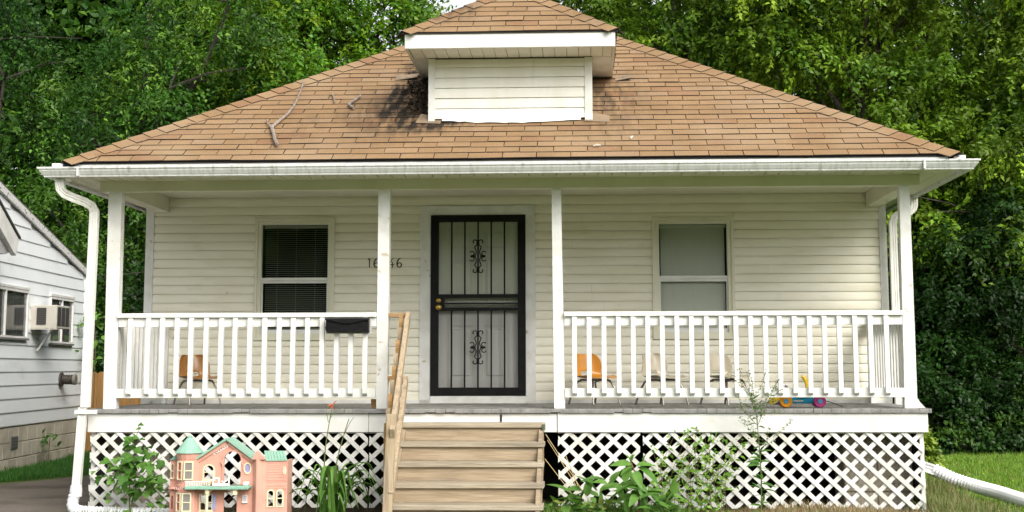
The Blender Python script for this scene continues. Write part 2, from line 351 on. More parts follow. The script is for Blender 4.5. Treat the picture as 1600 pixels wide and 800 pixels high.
# ================================================================== HOUSE
house = thing('house', 'small white one storey house with tan hipped roof, dormer and railed front porch', 'house', (0, 5.9, GZ))
WL, WR, WY = -3.85, 3.845, 1.9
WTOP = 2.154
LWIN = (-2.697, -1.855, .654, 1.925); RWIN = (1.454, 2.297, .654, 1.905); DOOR = (-.958, .243, 0, 2.045)
wall = MB()
plate_xz(wall, rect(WL+.02, WR-.02, .0, WTOP+.05), [rect(-2.63, -1.915, .72, 1.87), rect(1.525, 2.228, .72, 1.85), rect(-.845, .142, .03, 1.95)], WY+.012, WY+.14)
wall.box(WL, WL+.15, WY+.14, 11.3, GZ, WTOP+.05); wall.box(WR-.15, WR, WY+.14, 11.3, GZ, WTOP+.05); wall.box(WL+.15, WR-.15, 11.15, 11.3, GZ, WTOP+.05)
wall.box(WL+.15, WR-.15, WY+.9, WY+.95, .0, WTOP)       # room partition behind the windows
wall.box(WL+.15, WR-.15, WY+.14, WY+.9, -.04, -.0)
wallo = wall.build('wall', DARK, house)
# siding boards, cut round the openings
def siding(parent, name, m, X0, X1, z0, z1, step, y, openings, lip=.017, tone=None):
    k = 0; z = z0
    while z < z1-.004:
        zt = min(z+step, z1)
        cuts = []
        for (a, b, c, d) in openings:
            if c < zt and d > z: cuts.append((a, b, c, d))
        cuts.sort()
        segs = []; x = X0
        for (a, b, c, d) in cuts:
            segs.append((x, a, z, zt)); x = b
            if d < zt-.006: segs.append((a, b, d, zt))
            if c > z+.006: segs.append((a, b, z, c))
        segs.append((x, X1, z, zt)); seg2 = []
        for (a, b, c, d) in segs:
            if b-a > 1.2 and R.random() < .45: q = R.uniform(a+.35, b-.35); seg2 += [(a, q, c, d), (q, b, c, d)]
            else: seg2.append((a, b, c, d))
        segs = seg2
        for (a, b, c, d) in segs:
            if b-a < .01: continue
            h = d-c; j = R.uniform(-.0022, .0016); fr = (zt-c)/step
            prof = [(y+.010, c), (y-lip*fr+j, c), (y-lip*fr-.001+j, c+.3*h), (y-lip*.88*fr+j, c+h*.62), (y-lip*.55*fr+j, c+h*.84), (y-lip*.35*fr, d-.0035), (y+.005, d-.003), (y+.006, d), (y+.010, d)]
            MB().prism(prof, lambda p, t: (t, p[0], p[1]), a+.0005, b-.0005).build(name, m, parent)
        z = zt; k += 1
siding(wallo, 'siding_board', VINYL, WL+.075, WR-.065, .04, WTOP, .0915, WY, [LWIN, RWIN, DOOR])
for x0, x1 in ((WL-.012, WL+.074), (WR-.064, WR+.012)):
    MB().box(x0, x1, WY-.022, WY+.07, .0, WTOP).build('corner_board', WHITE_OLD, wallo)
MB().box(WL+.075, WR-.065, WY-.03, WY+.01, .004, .04).build('skirting_board', WHITE_OLD, wallo)
MB().box(WL+.02, WR-.02, WY+.0, WY+.3, GZ, -.05).build('foundation', PORCH_SHADE, house)
for x0, x1 in ((-3.72, -3.12), (3.1, 3.72)):
    pr_ = MB().box(x0, x1, .42, .9, GZ, -.21).build('foundation_pier', MORTAR, house)
    for r_ in range(4):
        for c_ in range(2):
            xa = x0+(c_*.3 if r_ % 2 == 0 else (c_*.3+.15 if c_ else 0)); xb = min(x1, x0+(.3*(c_+1) if r_ % 2 == 0 else (.44 if c_ == 0 else .6)))
            MB().cbox(xa+.005, xb-.005, .40, .43, GZ+.19*r_+.005, GZ+.19*r_+.185, .006).build('block', BLOCK, pr_)

# ---- windows
def house_window(win, blind, bm_, open_):
    x0, x1, z0, z1 = win; y = WY
    wo = MB(); plate_xz(wo, rect(x0, x1, z0, z1), [rect(x0+.03, x1-.03, z0+.03, z1-.03)], y-.034, y+.04)
    wob = wo.build('window', CREAM, house)
    fr = MB(); plate_xz(fr, rect(x0+.031, x1-.031, z0+.031, z1-.031), [rect(x0+.068, x1-.068, z0+.07, z1-.062)], y-.022, y+.05); fr.build('frame', CREAM, wob)
    zm = z0+.632
    us = MB(); plate_xz(us, rect(x0+.069, x1-.069, zm-.012, z1-.063), [rect(x0+.074, x1-.074, zm+.018, z1-.068)], y-.006, y+.014); us.build('upper_sash', WHITE, wob)
    ls = MB(); plate_xz(ls, rect(x0+.069, x1-.069, z0+.071, zm-.013), [rect(x0+.085, x1-.085, z0+.11, zm-.04)], y+.008, y+.028); ls.build('lower_sash', WHITE, wob)
    MB().pane_y(x0+.074, x1-.074, y+.003, zm+.018, z1-.068).build('pane', GLASS, wob, fix=False)
    MB().pane_y(x0+.085, x1-.085, y+.016, z0+.11, zm-.04).build('pane', GLASS, wob, fix=False)
    bl = MB(); z = z0+.1
    while z < z1-.09:
        a = open_; bl.add([(x0+.09, y+.09-.012*math.cos(a), z-.012*math.sin(a)), (x1-.09, y+.09-.012*math.cos(a), z-.012*math.sin(a)), (x1-.09, y+.09+.012*math.cos(a), z+.012*math.sin(a)), (x0+.09, y+.09+.012*math.cos(a), z+.012*math.sin(a))], [(0, 1, 2, 3)])
        z += .0215
    for xx in (x0+.22, x0+.42, x1-.22): bl.box(xx-.0015, xx+.0015, y+.072, y+.075, z0+.1, z1-.09)
    tag(bl.build('blind', bm_, wob, fix=False), kind='stuff')
    MB().box(x0+.08, x1-.08, y+.07, y+.11, z1-.098, z1-.07).build('blind_rail', bm_, wob)
    return wob
tag(house_window(LWIN, 'd', BLINDD, .35), 'dark window left of the door with open blinds')
tag(house_window(RWIN, 'l', BLINDL, 1.12), 'pale window right of the door with closed blinds')

# ---- door
dr = MB(); plate_xz(dr, [(-.958, .0), (-.845, .0), (-.845, 1.948), (.144, 1.948), (.144, .0), (.243, .0), (.243, 2.045), (-.958, 2.045)], [], WY-.03, WY+.03)
cas = dr.build('door_casing', WHITE_OLD, house)
MB().box(-.845, .144, WY-.04, WY+.12, .005, .078).build('threshold', WHITE_OLD, cas)
idm = MB(); plate_xz(idm, rect(-.80, .10, .08, 1.93), [rect(-.66, -.40, .25, .80), rect(-.30, -.04, .25, .80), rect(-.66, -.40, .98, 1.50), rect(-.30, -.04, .98, 1.50), rect(-.66, -.40, 1.58, 1.80), rect(-.30, -.04, 1.58, 1.80)], WY+.055, WY+.09)
idm.box(-.79, .09, WY+.077, WY+.095, .09, 1.92)
inner = idm.build('inner_door', DOORW, house)
for xa, xb, za, zb in ((-.66, -.40, .25, .80), (-.30, -.04, .25, .80), (-.66, -.40, .98, 1.50), (-.30, -.04, .98, 1.50), (-.66, -.40, 1.58, 1.80), (-.30, -.04, 1.58, 1.80)):
    MB().cbox(xa+.03, xb-.03, WY+.059, WY+.083, za+.03, zb-.03, .012).build('door_panel', DOORW, inner)
sdm = MB(); DX0, DX1, DZ0, DZ1 = -.842, .141, .082, 1.945
plate_xz(sdm, rect(DX0, DX1, DZ0, DZ1), [rect(-.762, .062, 1.122, 1.876), rect(-.70, .062, 1.035, 1.084), rect(-.70, .062, .985, 1.02), rect(-.762, .062, .165, .952)], WY-.045, WY+.01)
sec = sdm.build('security_door', BLACK, house)
for q in range(1, 6):
    x = -.762+.824*q/6
    MB().box(x-.008, x+.008, WY-.040, WY-.024, 1.11, 1.885).build('door_bar', BLACK, sec)
    MB().box(x-.008, x+.008, WY-.040, WY-.024, .155, .96).build('door_bar', BLACK, sec)
def scroll(cz):
    mb = MB(); cx = -.35; y = WY-.046; r = .0062
    for sx in (-1, 1):
        for sz in (-1, 1):
            # stem from the collar out, inward to the waist
            p = [(0, .13), (.022, .108), (.036, .092), (.030, .085), (.020, .06), (.018, .035), (.026, .015), (.04, .004)]
            mb.tube([(cx+sx*a, y, cz+sz*b) for a, b in p], r, 6)
            # side curl
            p = [(.04+.034+.0*1-.034*math.cos(t)*(1-t/9), .026+.026*math.sin(-1.57+t)*(1-t/12)) for t in [k*.45 for k in range(12)]]
            p = [(.075-.030*math.cos(1.9-t)*(1-t*.07)-.010, .031+.026*math.sin(-1.9+t)*(1-t*.07)) for t in [k*.42 for k in range(12)]]
            mb.tube([(cx+sx*a, y, cz+sz*b) for a, b in p], r*.95, 6)
            # end curl
            p = [(.006+.026-.026*math.cos(t)*(1-t*.08), .150+.022*math.sin(t)*(1-t*.08)) for t in [k*.42 for k in range(11)]]
            mb.tube([(cx+sx*a, y, cz+sz*b) for a, b in p], r*.95, 6)
        mb.box(cx+sx*.052-.027, cx+sx*.052+.027, y-.007, y+.007, cz-.006, cz+.006)
    for sz in (-1, 1): mb.lathe([(.006, -.022), (.014, -.016), (.016, 0), (.014, .016), (.006, .022)], (cx, y, cz+sz*.142), 'z', 8)
    mb.build('scroll_ornament', BLACK, sec)
scroll(1.515); scroll(.575)
MB().lathe([(.024, 0), (.024, -.006), (.016, -.012), (.006, -.016)], (-.757, WY-.046, 1.058), 'y', 14).build('deadbolt', BRASS, sec)
MB().lathe([(.028, 0), (.026, -.008), (.014, -.016), (.014, -.03), (.028, -.042), (.030, -.055), (.022, -.066), (.008, -.070)], (-.752, WY-.046, .985), 'y', 16).build('knob', BRASS, sec, smooth=True)
MB().pane_y(-.762, .062, WY-.01, 1.122, 1.876).build('storm_glass', GLASSD, sec, fix=False)
MB().pane_y(-.762, .062, WY-.01, .165, .952).build('screen_mesh', SCREEN, sec, fix=False)
MB().pane_y(-.70, .062, WY-.01, .985, 1.084).build('middle_glass', GLASSD, sec, fix=False)

# ---- house number (strokes with the swelling of old brass script digits)
DIG = {'1': [[(-.018, .035, .004), (-.004, .048, .006), (.0, .045, .006), (.0, -.045, .006)], ],
       '6': [[(.016, .048, .004), (-.004, .040, .006), (-.020, .012, .007), (-.022, -.016, .008), (-.012, -.040, .007), (.006, -.046, .006), (.022, -.034, .007), (.025, -.016, .007), (.014, .0, .006), (-.004, .0, .005), (-.018, -.010, .005)]],
       '4': [[(.012, .048, .004), (-.024, -.016, .006), (-.022, -.020, .006), (.028, -.018, .005)], [(.010, .010, .005), (.010, -.048, .006)]]}
hn = MB()
nb = MB().box(-1.486, -1.176, WY-.004, WY, 1.44, 1.446)
numo = nb.build('house_number', VINYL, house)
for ch, x in (('1', -1.486), ('6', -1.418), ('4', -1.256), ('6', -1.176)):
    mb = MB()
    for st in DIG[ch]:
        mb.tube([(x+a, WY-.018, 1.452+b) for a, b, c in st], [c for a, b, c in st], 6)
    mb.build('digit', BLACK, numo)
tag(numo, 'black curved house digits beside the left inner post')
MB().tube([(-2.987, WY-.022, 1.14), (-2.985, WY-.02, 1.165)], .008, 6).build('paint_chip', WHITE, wallo)

# ---- porch floor
deck = MB().box(-3.78, 3.79, .0, WY-.03, -.045, -.034).build('porch_floor', PORCH_SHADE, house)
xb = -3.80; i = 0
while xb < 3.80:
    wd = R.uniform(.076, .092); x1 = min(xb+wd, 3.815); yo = -.034+R.uniform(-.002, .002); dz = R.uniform(-.0015, .0005)
    g = R.choice((.001, .002, .002, .006))
    c = R.choice((0,)*9+(.008,))
    prof = [(yo, -.036+c), (yo, -.006+dz), (yo+.006, dz), (WY-.03, .004+dz), (WY-.03, -.03), (yo+.02, -.033)]
    MB().prism(prof, lambda p, t: (t, p[0], p[1]), xb+g/2, x1-g/2).build('deck_board', DECKM, deck)
    xb = x1; i += 1
sk = [(-3.775, -1.203, 0), (-1.200, .498, .004), (.503, 3.782, -.008)]
for x0, x1, yo in sk:
    MB().cbox(x0, x1, -.004+yo, .026+yo, -.208, -.0375, .003).build('skirt_board', WHITE, house)
MB().box(-.012, .004, -.008, .03, -.115, -.05).build('skirt_joint', BLACK, house)
MB().box(-3.775, -3.745, .03, WY, -.208, -.0385).build('side_skirt', WHITE, house)
MB().box(3.752, 3.782, .03, WY, -.208, -.0385).build('side_skirt', WHITE, house)
MB().box(-3.74, -3.72, .1, WY, GZ, -.21).build('side_closure', PORCH_SHADE, house)
MB().box(3.73, 3.75, .1, WY, GZ, -.21).build('side_closure', PORCH_SHADE, house)

# ---- posts
POSTS = [(-3.665, -3.541, -3.650, -3.532), (-1.137, -1.032, -1.138, -1.040), (.460, .546, .474, .571), (3.614, 3.706, 3.592, 3.704)]
for a, b, c, d in POSTS:
    mb = MB(); zt = 2.0
    mb.add([(c, .03, .002), (d, .03, .002), (d, .13, .002), (c, .13, .002), (a, .03, zt), (b, .03, zt), (b, .13, zt), (a, .13, zt)],
           [(0, 3, 2, 1), (4, 5, 6, 7), (0, 1, 5, 4), (1, 2, 6, 5), (2, 3, 7, 6), (3, 0, 4, 7)])
    mb.build('porch_post', WHITE_OLD, house)
MB().prism([(3.708, .005), (3.775, .005), (3.73, .055), (3.708, .09)], lambda p, t: (p[0], t, p[1]), .04, .12).build('post_block', WHITE_OLD, house)
tag(MB().cbox(-1.20, -1.15, .12, .18, .003, .085, .003).build('wood_block', RAILG), 'small yellowed wood block standing at the foot of the left inner post', 'wood block')

# ---- beam, ceiling, soffit, gutter
beamo = MB().box(-3.75, 1.30, .03, .13, 2.0, 2.098).build('porch_beam', CREAM, house)
MB().box(1.302, 3.80, .032, .13, 2.0, 2.099).build('beam_board', CREAM, beamo)
MB().box(-3.76, -3.62, .132, WY-.03, 2.002, WTOP-.002).build('beam_return', CREAM, beamo)
MB().box(3.655, 3.80, .132, WY-.03, 2.002, WTOP-.002).build('beam_return', CREAM, beamo)
MB().box(-3.618, 3.653, .133, WY+.01, WTOP-.001, WTOP+.03).build('porch_ceiling', CREAM, beamo)
EX0, EX1, EY0 = -4.04, 4.10, -.405
sof = MB().box(EX0+.02, EX1-.02, EY0+.02, .03, 2.122, 2.135).build('soffit', DARK, house)
x = EX0+.03
while x < EX1-.05:
    x1 = min(x+.1255, EX1-.02); z = 2.100+R.uniform(-.002, .002)
    # front run, each panel with its V groove edge
    a = max(0, -3.76-x); MB().prism([(x+.003, z+.018), (x+.010, z), (x1-.003, z), (x1-.003, z+.018)], lambda p, t: (p[0], t, p[1]), EY0+.005, .026).build('soffit_panel', CREAM, sof); x = x1
for sx0, sx1 in ((EX0, -3.77), (3.81, EX1)):
    for a_, b_ in ((sx0+.003, (sx0+sx1)/2-.004), ((sx0+sx1)/2+.004, sx1-.004)):
        MB().box(a_, b_, .034, 11.5, 2.101, 2.12).build('soffit_strip', CREAM, sof)
# gutter: K profile swept round front and two sides with mitred corners
gp = [(0, .0), (.058, .0), (.062, .012), (.070, .020), (.092, .050), (.096, .066), (.108, .070), (.110, .086), (.098, .088), (.094, .080), (.006, .080), (.0, .080)]
def gut(o): return [(EX0-o, 11.5), (EX0-o, EY0-o), (EX1+o, EY0-o), (EX1+o, 11.5)]
GZB = 2.078; gm = MB(); n = len(gp); vs_ = []
for st in range(4):
    for o_, z_ in gp:
        px_, py_ = gut(o_)[st]; vs_.append((px_, py_, GZB+z_))
fs_ = [(st*n+k, st*n+(k+1) % n, (st+1)*n+(k+1) % n, (st+1)*n+k) for st in range(3) for k in range(n)]
gm.add(vs_, fs_); gutter = gm.build('gutter', GUTTER, house)
for x in (-3.78, 3.72): MB().box(x-.004, x+.012, EY0-.1125, EY0-.06, GZB+.002, GZB+.088).build('gutter_seam', GUTTER, gutter)
for x in (EX0-.0, EX1-.10): MB().box(x, x+.1, EY0-.03, EY0+.05, GZB+.08, GZB+.128).build('drip_edge', WHITE_OLD, gutter)

# ---- roof
TP = .595; RE = -.47; RZ = 2.205; RCX = .062; HW = 3.98; TH = math.atan(TP); CT, ST = math.cos(TH), math.sin(TH)
APY = RE+HW; APZ = RZ+TP*HW; BY = 11.6
rf = MB(); dz = -.012
rv = [(RCX-HW, RE, RZ+dz), (RCX+HW, RE, RZ+dz), (RCX+HW, BY, RZ+dz), (RCX-HW, BY, RZ+dz), (RCX, APY, APZ+dz), (RCX, BY-HW, APZ+dz)]
rf.add(rv, [(0, 1, 4), (1, 2, 5, 4), (2, 3, 5), (3, 0, 4, 5), (0, 3, 2, 1)], [0, 1, 1, 1, 0]); roof = rf.build('roof', [ROOFDECK, SHING[1]], house, fix=False)
MB().box(RCX-HW+.1, RCX+HW-.1, RE+.015, RE+.06, RZ-.08, RZ-.016).build('roof_fascia', WHITE_OLD, roof)
DX0_, DX1_, DYF = -.707, .844, .31                     # dormer body
DEX0, DEX1, DEY, DEZ = -.90, 1.075, -.165, 3.425       # dormer eave
shingles = []                                          # (poly in (x, slope-distance), tone, plane)
def lay(plane, xl, xr, nrow, poly_clip, skip=None, phase=0):
    e = .128
    for k in range(nrow):
        off = (.1524 if k % 2 else 0)+phase+R.uniform(-.012, .012)+.02*math.sin(k*.9)
        x = xl-off
        wob = R.uniform(-.003, .003)
        while x < xr:
            g = R.choice((.005, .006, .007, .009))
            wv = lambda q: k*e+wob+.005*math.sin(q*1.7+k*.8)+.003*math.sin(q*4.1+k*2.3)+R.uniform(-.002, .002)
            p = [(x+g/2, wv(x)), (x+.3048-g/2, wv(x+.3048)), (x+.3048-g/2, (k+1)*e+.03), (x+g/2, (k+1)*e+.03)]
            q = poly_clip(p)
            if len(q) >= 3 and area(q) > .002 and not (skip and skip(x+.15, k*e)):
                shingles.append((area(q)*(1 if plane[0] == 'm' else .8)/(1+.02*k), q, R.choices(range(6), (5, 4, 4, 2, 3, 4))[0], plane))
            x += .3048
def clip_hip(cx, hw, ct):
    L_ = hw/ct
    def f(p):
        # |x-cx| <= hw - v*ct
        p = clip_poly(p, 1, ct, cx+hw); p = clip_poly(p, -1, ct, hw-cx) if len(p) > 2 else p; return p
    return f
def dskip(x, v):
    y = RE+v*CT
    return DX0_+.16 < x < DX1_-.16 and y > DYF+.03
lay(('m',), RCX-HW, RCX+HW, 36, clip_hip(RCX, HW, CT), dskip)
DTP = .68; DT = math.atan(DTP); DCT, DST = math.cos(DT), math.sin(DT); DCX = (DEX0+DEX1)/2; DHW = (DEX1-DEX0)/2
lay(('d',), DEX0, DEX1, 10, clip_hip(DCX, DHW, DCT), None, .1)
shingles.sort(key=lambda t: -t[0])
def sh_geo(mb, q, pl, tone_slot):
    """slab polygon on a roof plane: butt edge proud, cut edges dark"""
    cs = (CT, ST, RE, RZ) if pl[0] == 'm' else (DCT, DST, DEY, DEZ)
    v0 = min(p[1] for p in q); j = R.uniform(-.0015, .002); lift = R.choice((0,)*16+(.004,))
    def P(p, top):
        h = (.0135+lift if p[1]-v0 < .06 else .0045)+j
        if not top: h -= .0100
        return (p[0], cs[2]+p[1]*cs[0]-h*cs[1], cs[3]+p[1]*cs[1]+h*cs[0])
    n = len(q); vs = [P(p, True) for p in q]+[P(p, False) for p in q]
    mb.add(vs, [tuple(range(n))]+[(i, i+n, (i+1) % n+n, (i+1) % n) for i in range(n)], [tone_slot]+[6]*n)
NSH = 300
dorm_ref = {}
field = {'m': MB(), 'd': MB()}
pend = []
for idx, (a_, q, tone, pl) in enumerate(shingles):
    if idx < NSH: pend.append((q, tone, pl))
    else: sh_geo(field[pl[0]], q, pl, tone)

# ---- dormer
MB_ = MB
dz0 = lambda y: RZ+TP*(y-RE)
db = MB().box(DX0_+.03, DX1_-.03, DYF+.012, 1.6, 2.55, 3.30)
dormer = db.build('dormer', DARK, house)
siding(dormer, 'siding_board', VINYL2, DX0_+.062, DX1_-.072, 2.70, 3.275, .0985, DYF, [])
for x0, x1 in ((DX0_, DX0_+.062), (DX1_-.072, DX1_)): MB().box(x0, x1, DYF-.026, DYF+.05, dz0(DYF)+.008, 3.276).build('corner_board', WHITE, dormer)
for sx, x0 in ((-1, DX0_), (1, DX1_-.03)):
    MB().add([(x0, DYF+.05, dz0(DYF+.05)), (x0+.03, DYF+.05, dz0(DYF+.05)), (x0+.03, 1.4, dz0(1.4)), (x0, 1.4, dz0(1.4)), (x0, DYF+.05, 3.276), (x0+.03, DYF+.05, 3.276), (x0+.03, 1.4, 3.32), (x0, 1.4, 3.32)],
             [(0, 3, 2, 1), (4, 5, 6, 7), (0, 1, 5, 4), (1, 2, 6, 5), (2, 3, 7, 6), (3, 0, 4, 7)]).build('cheek_wall', VINYL2, dormer)
# curled flashing apron along the foot of the dormer
ap = MB(); N_ = 24; pts = []
for k in range(N_+1):
    x = DX0_+.13+(DX1_-DX0_-.24)*k/N_; y = DYF-.03-.055*math.sin(math.pi*min(1, k/N_*1.02))+R.uniform(-.004, .004)
    pts.append((x, y))
av = [(x, DYF-.016, 2.735) for x, y in pts]+[(x, DYF-.02, dz0(DYF)+.02) for x, y in pts]+[(x, y, dz0(y)+.022+R.uniform(0, .008)) for x, y in pts]
ap.add(av, [(r_*(N_+1)+k, r_*(N_+1)+k+1, (r_+1)*(N_+1)+k+1, (r_+1)*(N_+1)+k) for r_ in range(2) for k in range(N_)]); ap.build('apron', WHITE, dormer, fix=False)
for sx, x in ((-1, DX0_-.02), (1, DX1_+.02)):
    MB().add([(x-.10, DYF-.05, dz0(DYF-.05)+.02), (x+.14, DYF-.07, dz0(DYF-.07)+.018), (x+.14, DYF+.06, dz0(DYF+.06)+.025), (x-.06, DYF+.08, dz0(DYF+.08)+.05)], [(0, 1, 2, 3)]).build('flashing', FLASH, dormer, fix=False)
# eave box: fascia, soffit panels
fz0, fz1 = 3.277, 3.419
MB().cbox(DEX0+.02, DEX1-.02, DEY, DEY+.03, fz0, fz1, .006).build('fascia', WHITE, dormer)
for x0 in (DEX0+.02, DEX1-.045): MB().box(x0, x0+.025, DEY+.031, 1.55, fz0+.002, fz1-.002).build('fascia', WHITE, dormer)
ds_ = MB().box(DEX0+.05, DEX1-.05, DEY+.035, 1.45, fz0+.022, fz0+.03).build('dormer_soffit', DARK, dormer)
x = DEX0+.05
while x < DEX1-.06:
    x1 = min(x+.112, DEX1-.047)
    MB().prism([(x+.001, fz0+.02), (x+.005, fz0+.008), (x1-.001, fz0+.008), (x1-.001, fz0+.02)], lambda p, t: (p[0], t, p[1]), DEY+.032, DYF-.004).build('soffit_panel', WHITE, ds_); x = x1
for a_, b_ in ((DEX0+.046, DX0_-.002), (DX1_+.002, DEX1-.046)):
    MB().box(a_, b_, DYF-.002, 1.5, fz0+.006, fz0+.018).build('soffit_strip', WHITE_OLD, ds_)
dr_ = MB(); AY = DEY+DHW; AZ = DEZ+DTP*DHW; BK = RE+(AZ-RZ)/TP+.05
dr_.add([(DEX0, DEY, DEZ-.004), (DEX1, DEY, DEZ-.004), (DCX, AY, AZ-.004), (DCX, BK, AZ-.004), (DEX0, RE+(DEZ-RZ)/TP+.03, DEZ-.004), (DEX1, RE+(DEZ-RZ)/TP+.03, DEZ-.004)],
        [(0, 1, 2), (1, 5, 3, 2), (4, 0, 2, 3), (0, 4, 5, 1)], [0, 1, 1, 0])
droof = dr_.build('dormer_roof', [ROOFDECK, SHING[1]], house, fix=False)
MB().box(DEX0-.008, DEX1+.008, DEY-.012, DEY+.02, DEZ-.012, DEZ-.003).build('drip_edge', SEDGE, droof)
for q, tone, pl in pend:
    mb = MB(); sh_geo(mb, q, pl, tone)
    mb.mi = [0 if m == tone else 1 for m in mb.mi]
    mb.build('shingle', [SHING[tone], SEDGE], roof if pl[0] == 'm' else droof)
for k_, par in (('m', roof), ('d', droof)):
    if field[k_].v: tag(field[k_].build('shingle_field', SHING+[SEDGE], par), kind='stuff')
# hip caps
def caps(cx, ey, ez, hw, tp, side, par, wd=.15, n0=0):
    c = Vector((cx+side*hw, ey, ez)); d = Vector((-side, 1, tp)).normalized(); L_ = math.sqrt(2*hw*hw+(tp*hw)**2); s_ = 0.0
    fr = Vector((0, -tp, 1)).normalized()
    front = (Vector((side*.5, -.5, 0)))
    inF = d.cross(fr).normalized()                  # lies in the front slope, perpendicular to the hip
    if inF.x*side > 0: inF = -inF
    nS = Vector((side*tp, 0, 1)).normalized(); inS = d.cross(nS).normalized()
    if inS.y < 0: inS = -inS
    upn = (fr+nS).normalized()
    while s_ < L_-.05:
        ln = .168; j = R.uniform(-.006, .006); t_ = R.randrange(6); w1 = wd+R.uniform(-.006, .006)
        a = c+d*(s_+j)+upn*.026; b = c+d*(s_+ln+.06+j)+upn*.015
        vs = [a+inF*w1-fr*.004, a+upn*.002, a+inS*w1-nS*.004, b+inF*w1-fr*.004, b, b+inS*w1-nS*.004]
        lo = [v-upn*.0085 for v in vs]
        mb = MB().add(vs+lo, [(0, 1, 4, 3), (1, 2, 5, 4), (6, 9, 10, 7), (7, 10, 11, 8), (0, 6, 7, 1), (1, 7, 8, 2), (0, 3, 9, 6), (2, 8, 11, 5), (3, 4, 10, 9), (4, 5, 11, 10)], [0, 0]+[1]*8)
        mb.build('hip_cap', [SHING[t_], SEDGE], par); s_ += ln
for sd_ in (-1, 1):
    caps(RCX, RE, RZ, HW, TP, sd_, roof)
    caps(DCX, DEY, DEZ, DHW, DTP, sd_, droof, .12)
# lifted shingle corners where the dormer eave meets the roof
for x0, x1, y in ((-1.16, -.93, 1.30), (1.08, 1.24, 1.22)):
    z = dz0(y); MB().add([(x0, y, z+.016), (x1, y-.01, z+.045), (x1, y+.13, dz0(y+.13)+.03), (x0, y+.13, dz0(y+.13)+.014), (x0, y, z+.008), (x1, y-.01, z+.037), (x1, y+.13, dz0(y+.13)+.022), (x0, y+.13, dz0(y+.13)+.006)],
                         [(0, 1, 2, 3), (7, 6, 5, 4), (0, 4, 5, 1), (1, 5, 6, 2), (2, 6, 7, 3), (3, 7, 4, 0)], [0, 1, 1, 1, 1, 1]).build('lifted_shingle', [FLASH, SEDGE], roof)

# ---- downspouts
def spout(name, pts, wd, dp, parent, m):
    """rectangular ribbed pipe along a path (width along x, depth along y)"""
    pts = [Vector(p) for p in pts]; mb = MB(); prof = []
    for a, b in ((-1, -1), (-.55, -1), (-.45, -.8), (-.1, -.8), (0, -1), (.1, -.8), (.45, -.8), (.55, -1), (1, -1), (1, 1), (-1, 1)): prof.append((a*wd/2, b*dp/2))
    n = len(prof); vs = []
    for i, p in enumerate(pts):
        d = (pts[min(i+1, len(pts)-1)]-pts[max(i-1, 0)]).normalized()
        y = Vector((0, 1, 0)) if abs(d.y) < .8 else Vector((0, 0, 1)); x = y.cross(d).normalized()
        if x.x < 0: x = -x
        y = d.cross(x).normalized()
        if y.y < 0: y = -y
        vs += [p+x*a+y*b for a, b in prof]
    fs = [(i*n+k, i*n+(k+1) % n, (i+1)*n+(k+1) % n, (i+1)*n+k) for i in range(len(pts)-1) for k in range(n)]+[tuple(range(n)), tuple((len(pts)-1)*n+k for k in range(n))]
    mb.add(vs, fs); return mb.build(name, m, parent)
dsp = spout('downspout', [(-3.985, -.36, 2.09), (-3.985, -.36, 2.03), (-3.982, -.35, 1.985), (-3.955, -.33, 1.945), (-3.90, -.27, 1.915), (-3.82, -.18, 1.885), (-3.768, -.12, 1.85), (-3.748, -.10, 1.80), (-3.748, -.10, 1.72), (-3.768, -.10, .02)], .078, .058, house, DSPOUT)
spout('downspout_section', [(-3.795, -.085, .02), (-3.83, -.085, -.70)], .074, .056, dsp, DSPOUT)
MB().cbox(-3.86, -3.655, -.128, -.105, -.043, -.004, .003).build('strap', WHITE_OLD, dsp)
spout('downspout', [(4.115, 1.75, 2.09), (4.115, 1.75, 2.0), (4.105, 1.75, 1.965), (4.07, 1.75, 1.935), (3.95, 1.75, 1.905), (3.91, 1.75, 1.88), (3.895, 1.75, 1.83), (3.895, 1.75, -.6), (3.90, 1.75, -.72)], .075, .058, house, DSPOUT)

# ---- railings
def front_rail(x0, x1, bals):
    r_ = MB().cbox(x0, x1, -.012, .085, .826, .868, .004); ro = r_.build('railing', BALPAINT, house)
    MB().cbox(x0+.004, x1-.004, .02, .058, .742, .825, .003).build('upper_rail', BALPAINT, ro)
    MB().cbox(x0+.004, x1-.004, .02, .058, .098, .182, .003).build('lower_rail', BALPAINT, ro)
    for x in bals:
        ln = R.uniform(-.003, .003); xx = x; t_ = R.uniform(-.004, .004)
        prof = [(.019, .118), (-.008, .128), (-.020, .14), (-.020, .800+ln), (-.004, .822+ln), (.019, .824)]
        mb = MB(); mb.prism(prof, lambda p, t: (xx+t+t_*(p[1]-.45), p[0], p[1]), -.0205, .0205); mb.build('baluster', BALPAINT, ro)
    return ro
BL = [-3.408, -3.241, -3.108, -2.972, -2.842, -2.702, -2.564, -2.436, -2.299, -2.163, -2.03, -1.902, -1.77, -1.635, -1.502, -1.371, -1.239]
BR = [.661, .792, .926, 1.058, 1.189, 1.32, 1.451, 1.582, 1.712, 1.846, 1.978, 2.109, 2.24, 2.372, 2.497, 2.629, 2.763, 2.896, 3.029, 3.167, 3.303, 3.444]
front_rail(-3.534, -1.140, BL); front_rail(.566, 3.598, BR)
for xs, sg in ((-3.60, 1), (3.65, -1)):
    ro = MB().cbox(xs-.045, xs+.045, .134, WY-.03, .80, .838, .004).build('side_railing', BALPAINT, house)
    MB().cbox(xs-.018, xs+.018, .134, WY-.03, .715, .799, .003).build('upper_rail', BALPAINT, ro)
    MB().cbox(xs-.018, xs+.018, .134, WY-.03, .098, .182, .003).build('lower_rail', BALPAINT, ro)
    y = .22
    while y < WY-.06:
        MB().box(xs+sg*.0185, xs+sg*.056, y-.0205, y+.0205, .13, .79).build('baluster', BALPAINT, ro); y += .125
    MB().box(xs-.02, xs+.02, WY-.10, WY-.031, .006, .097).build('rail_foot', BALPAINT, ro)

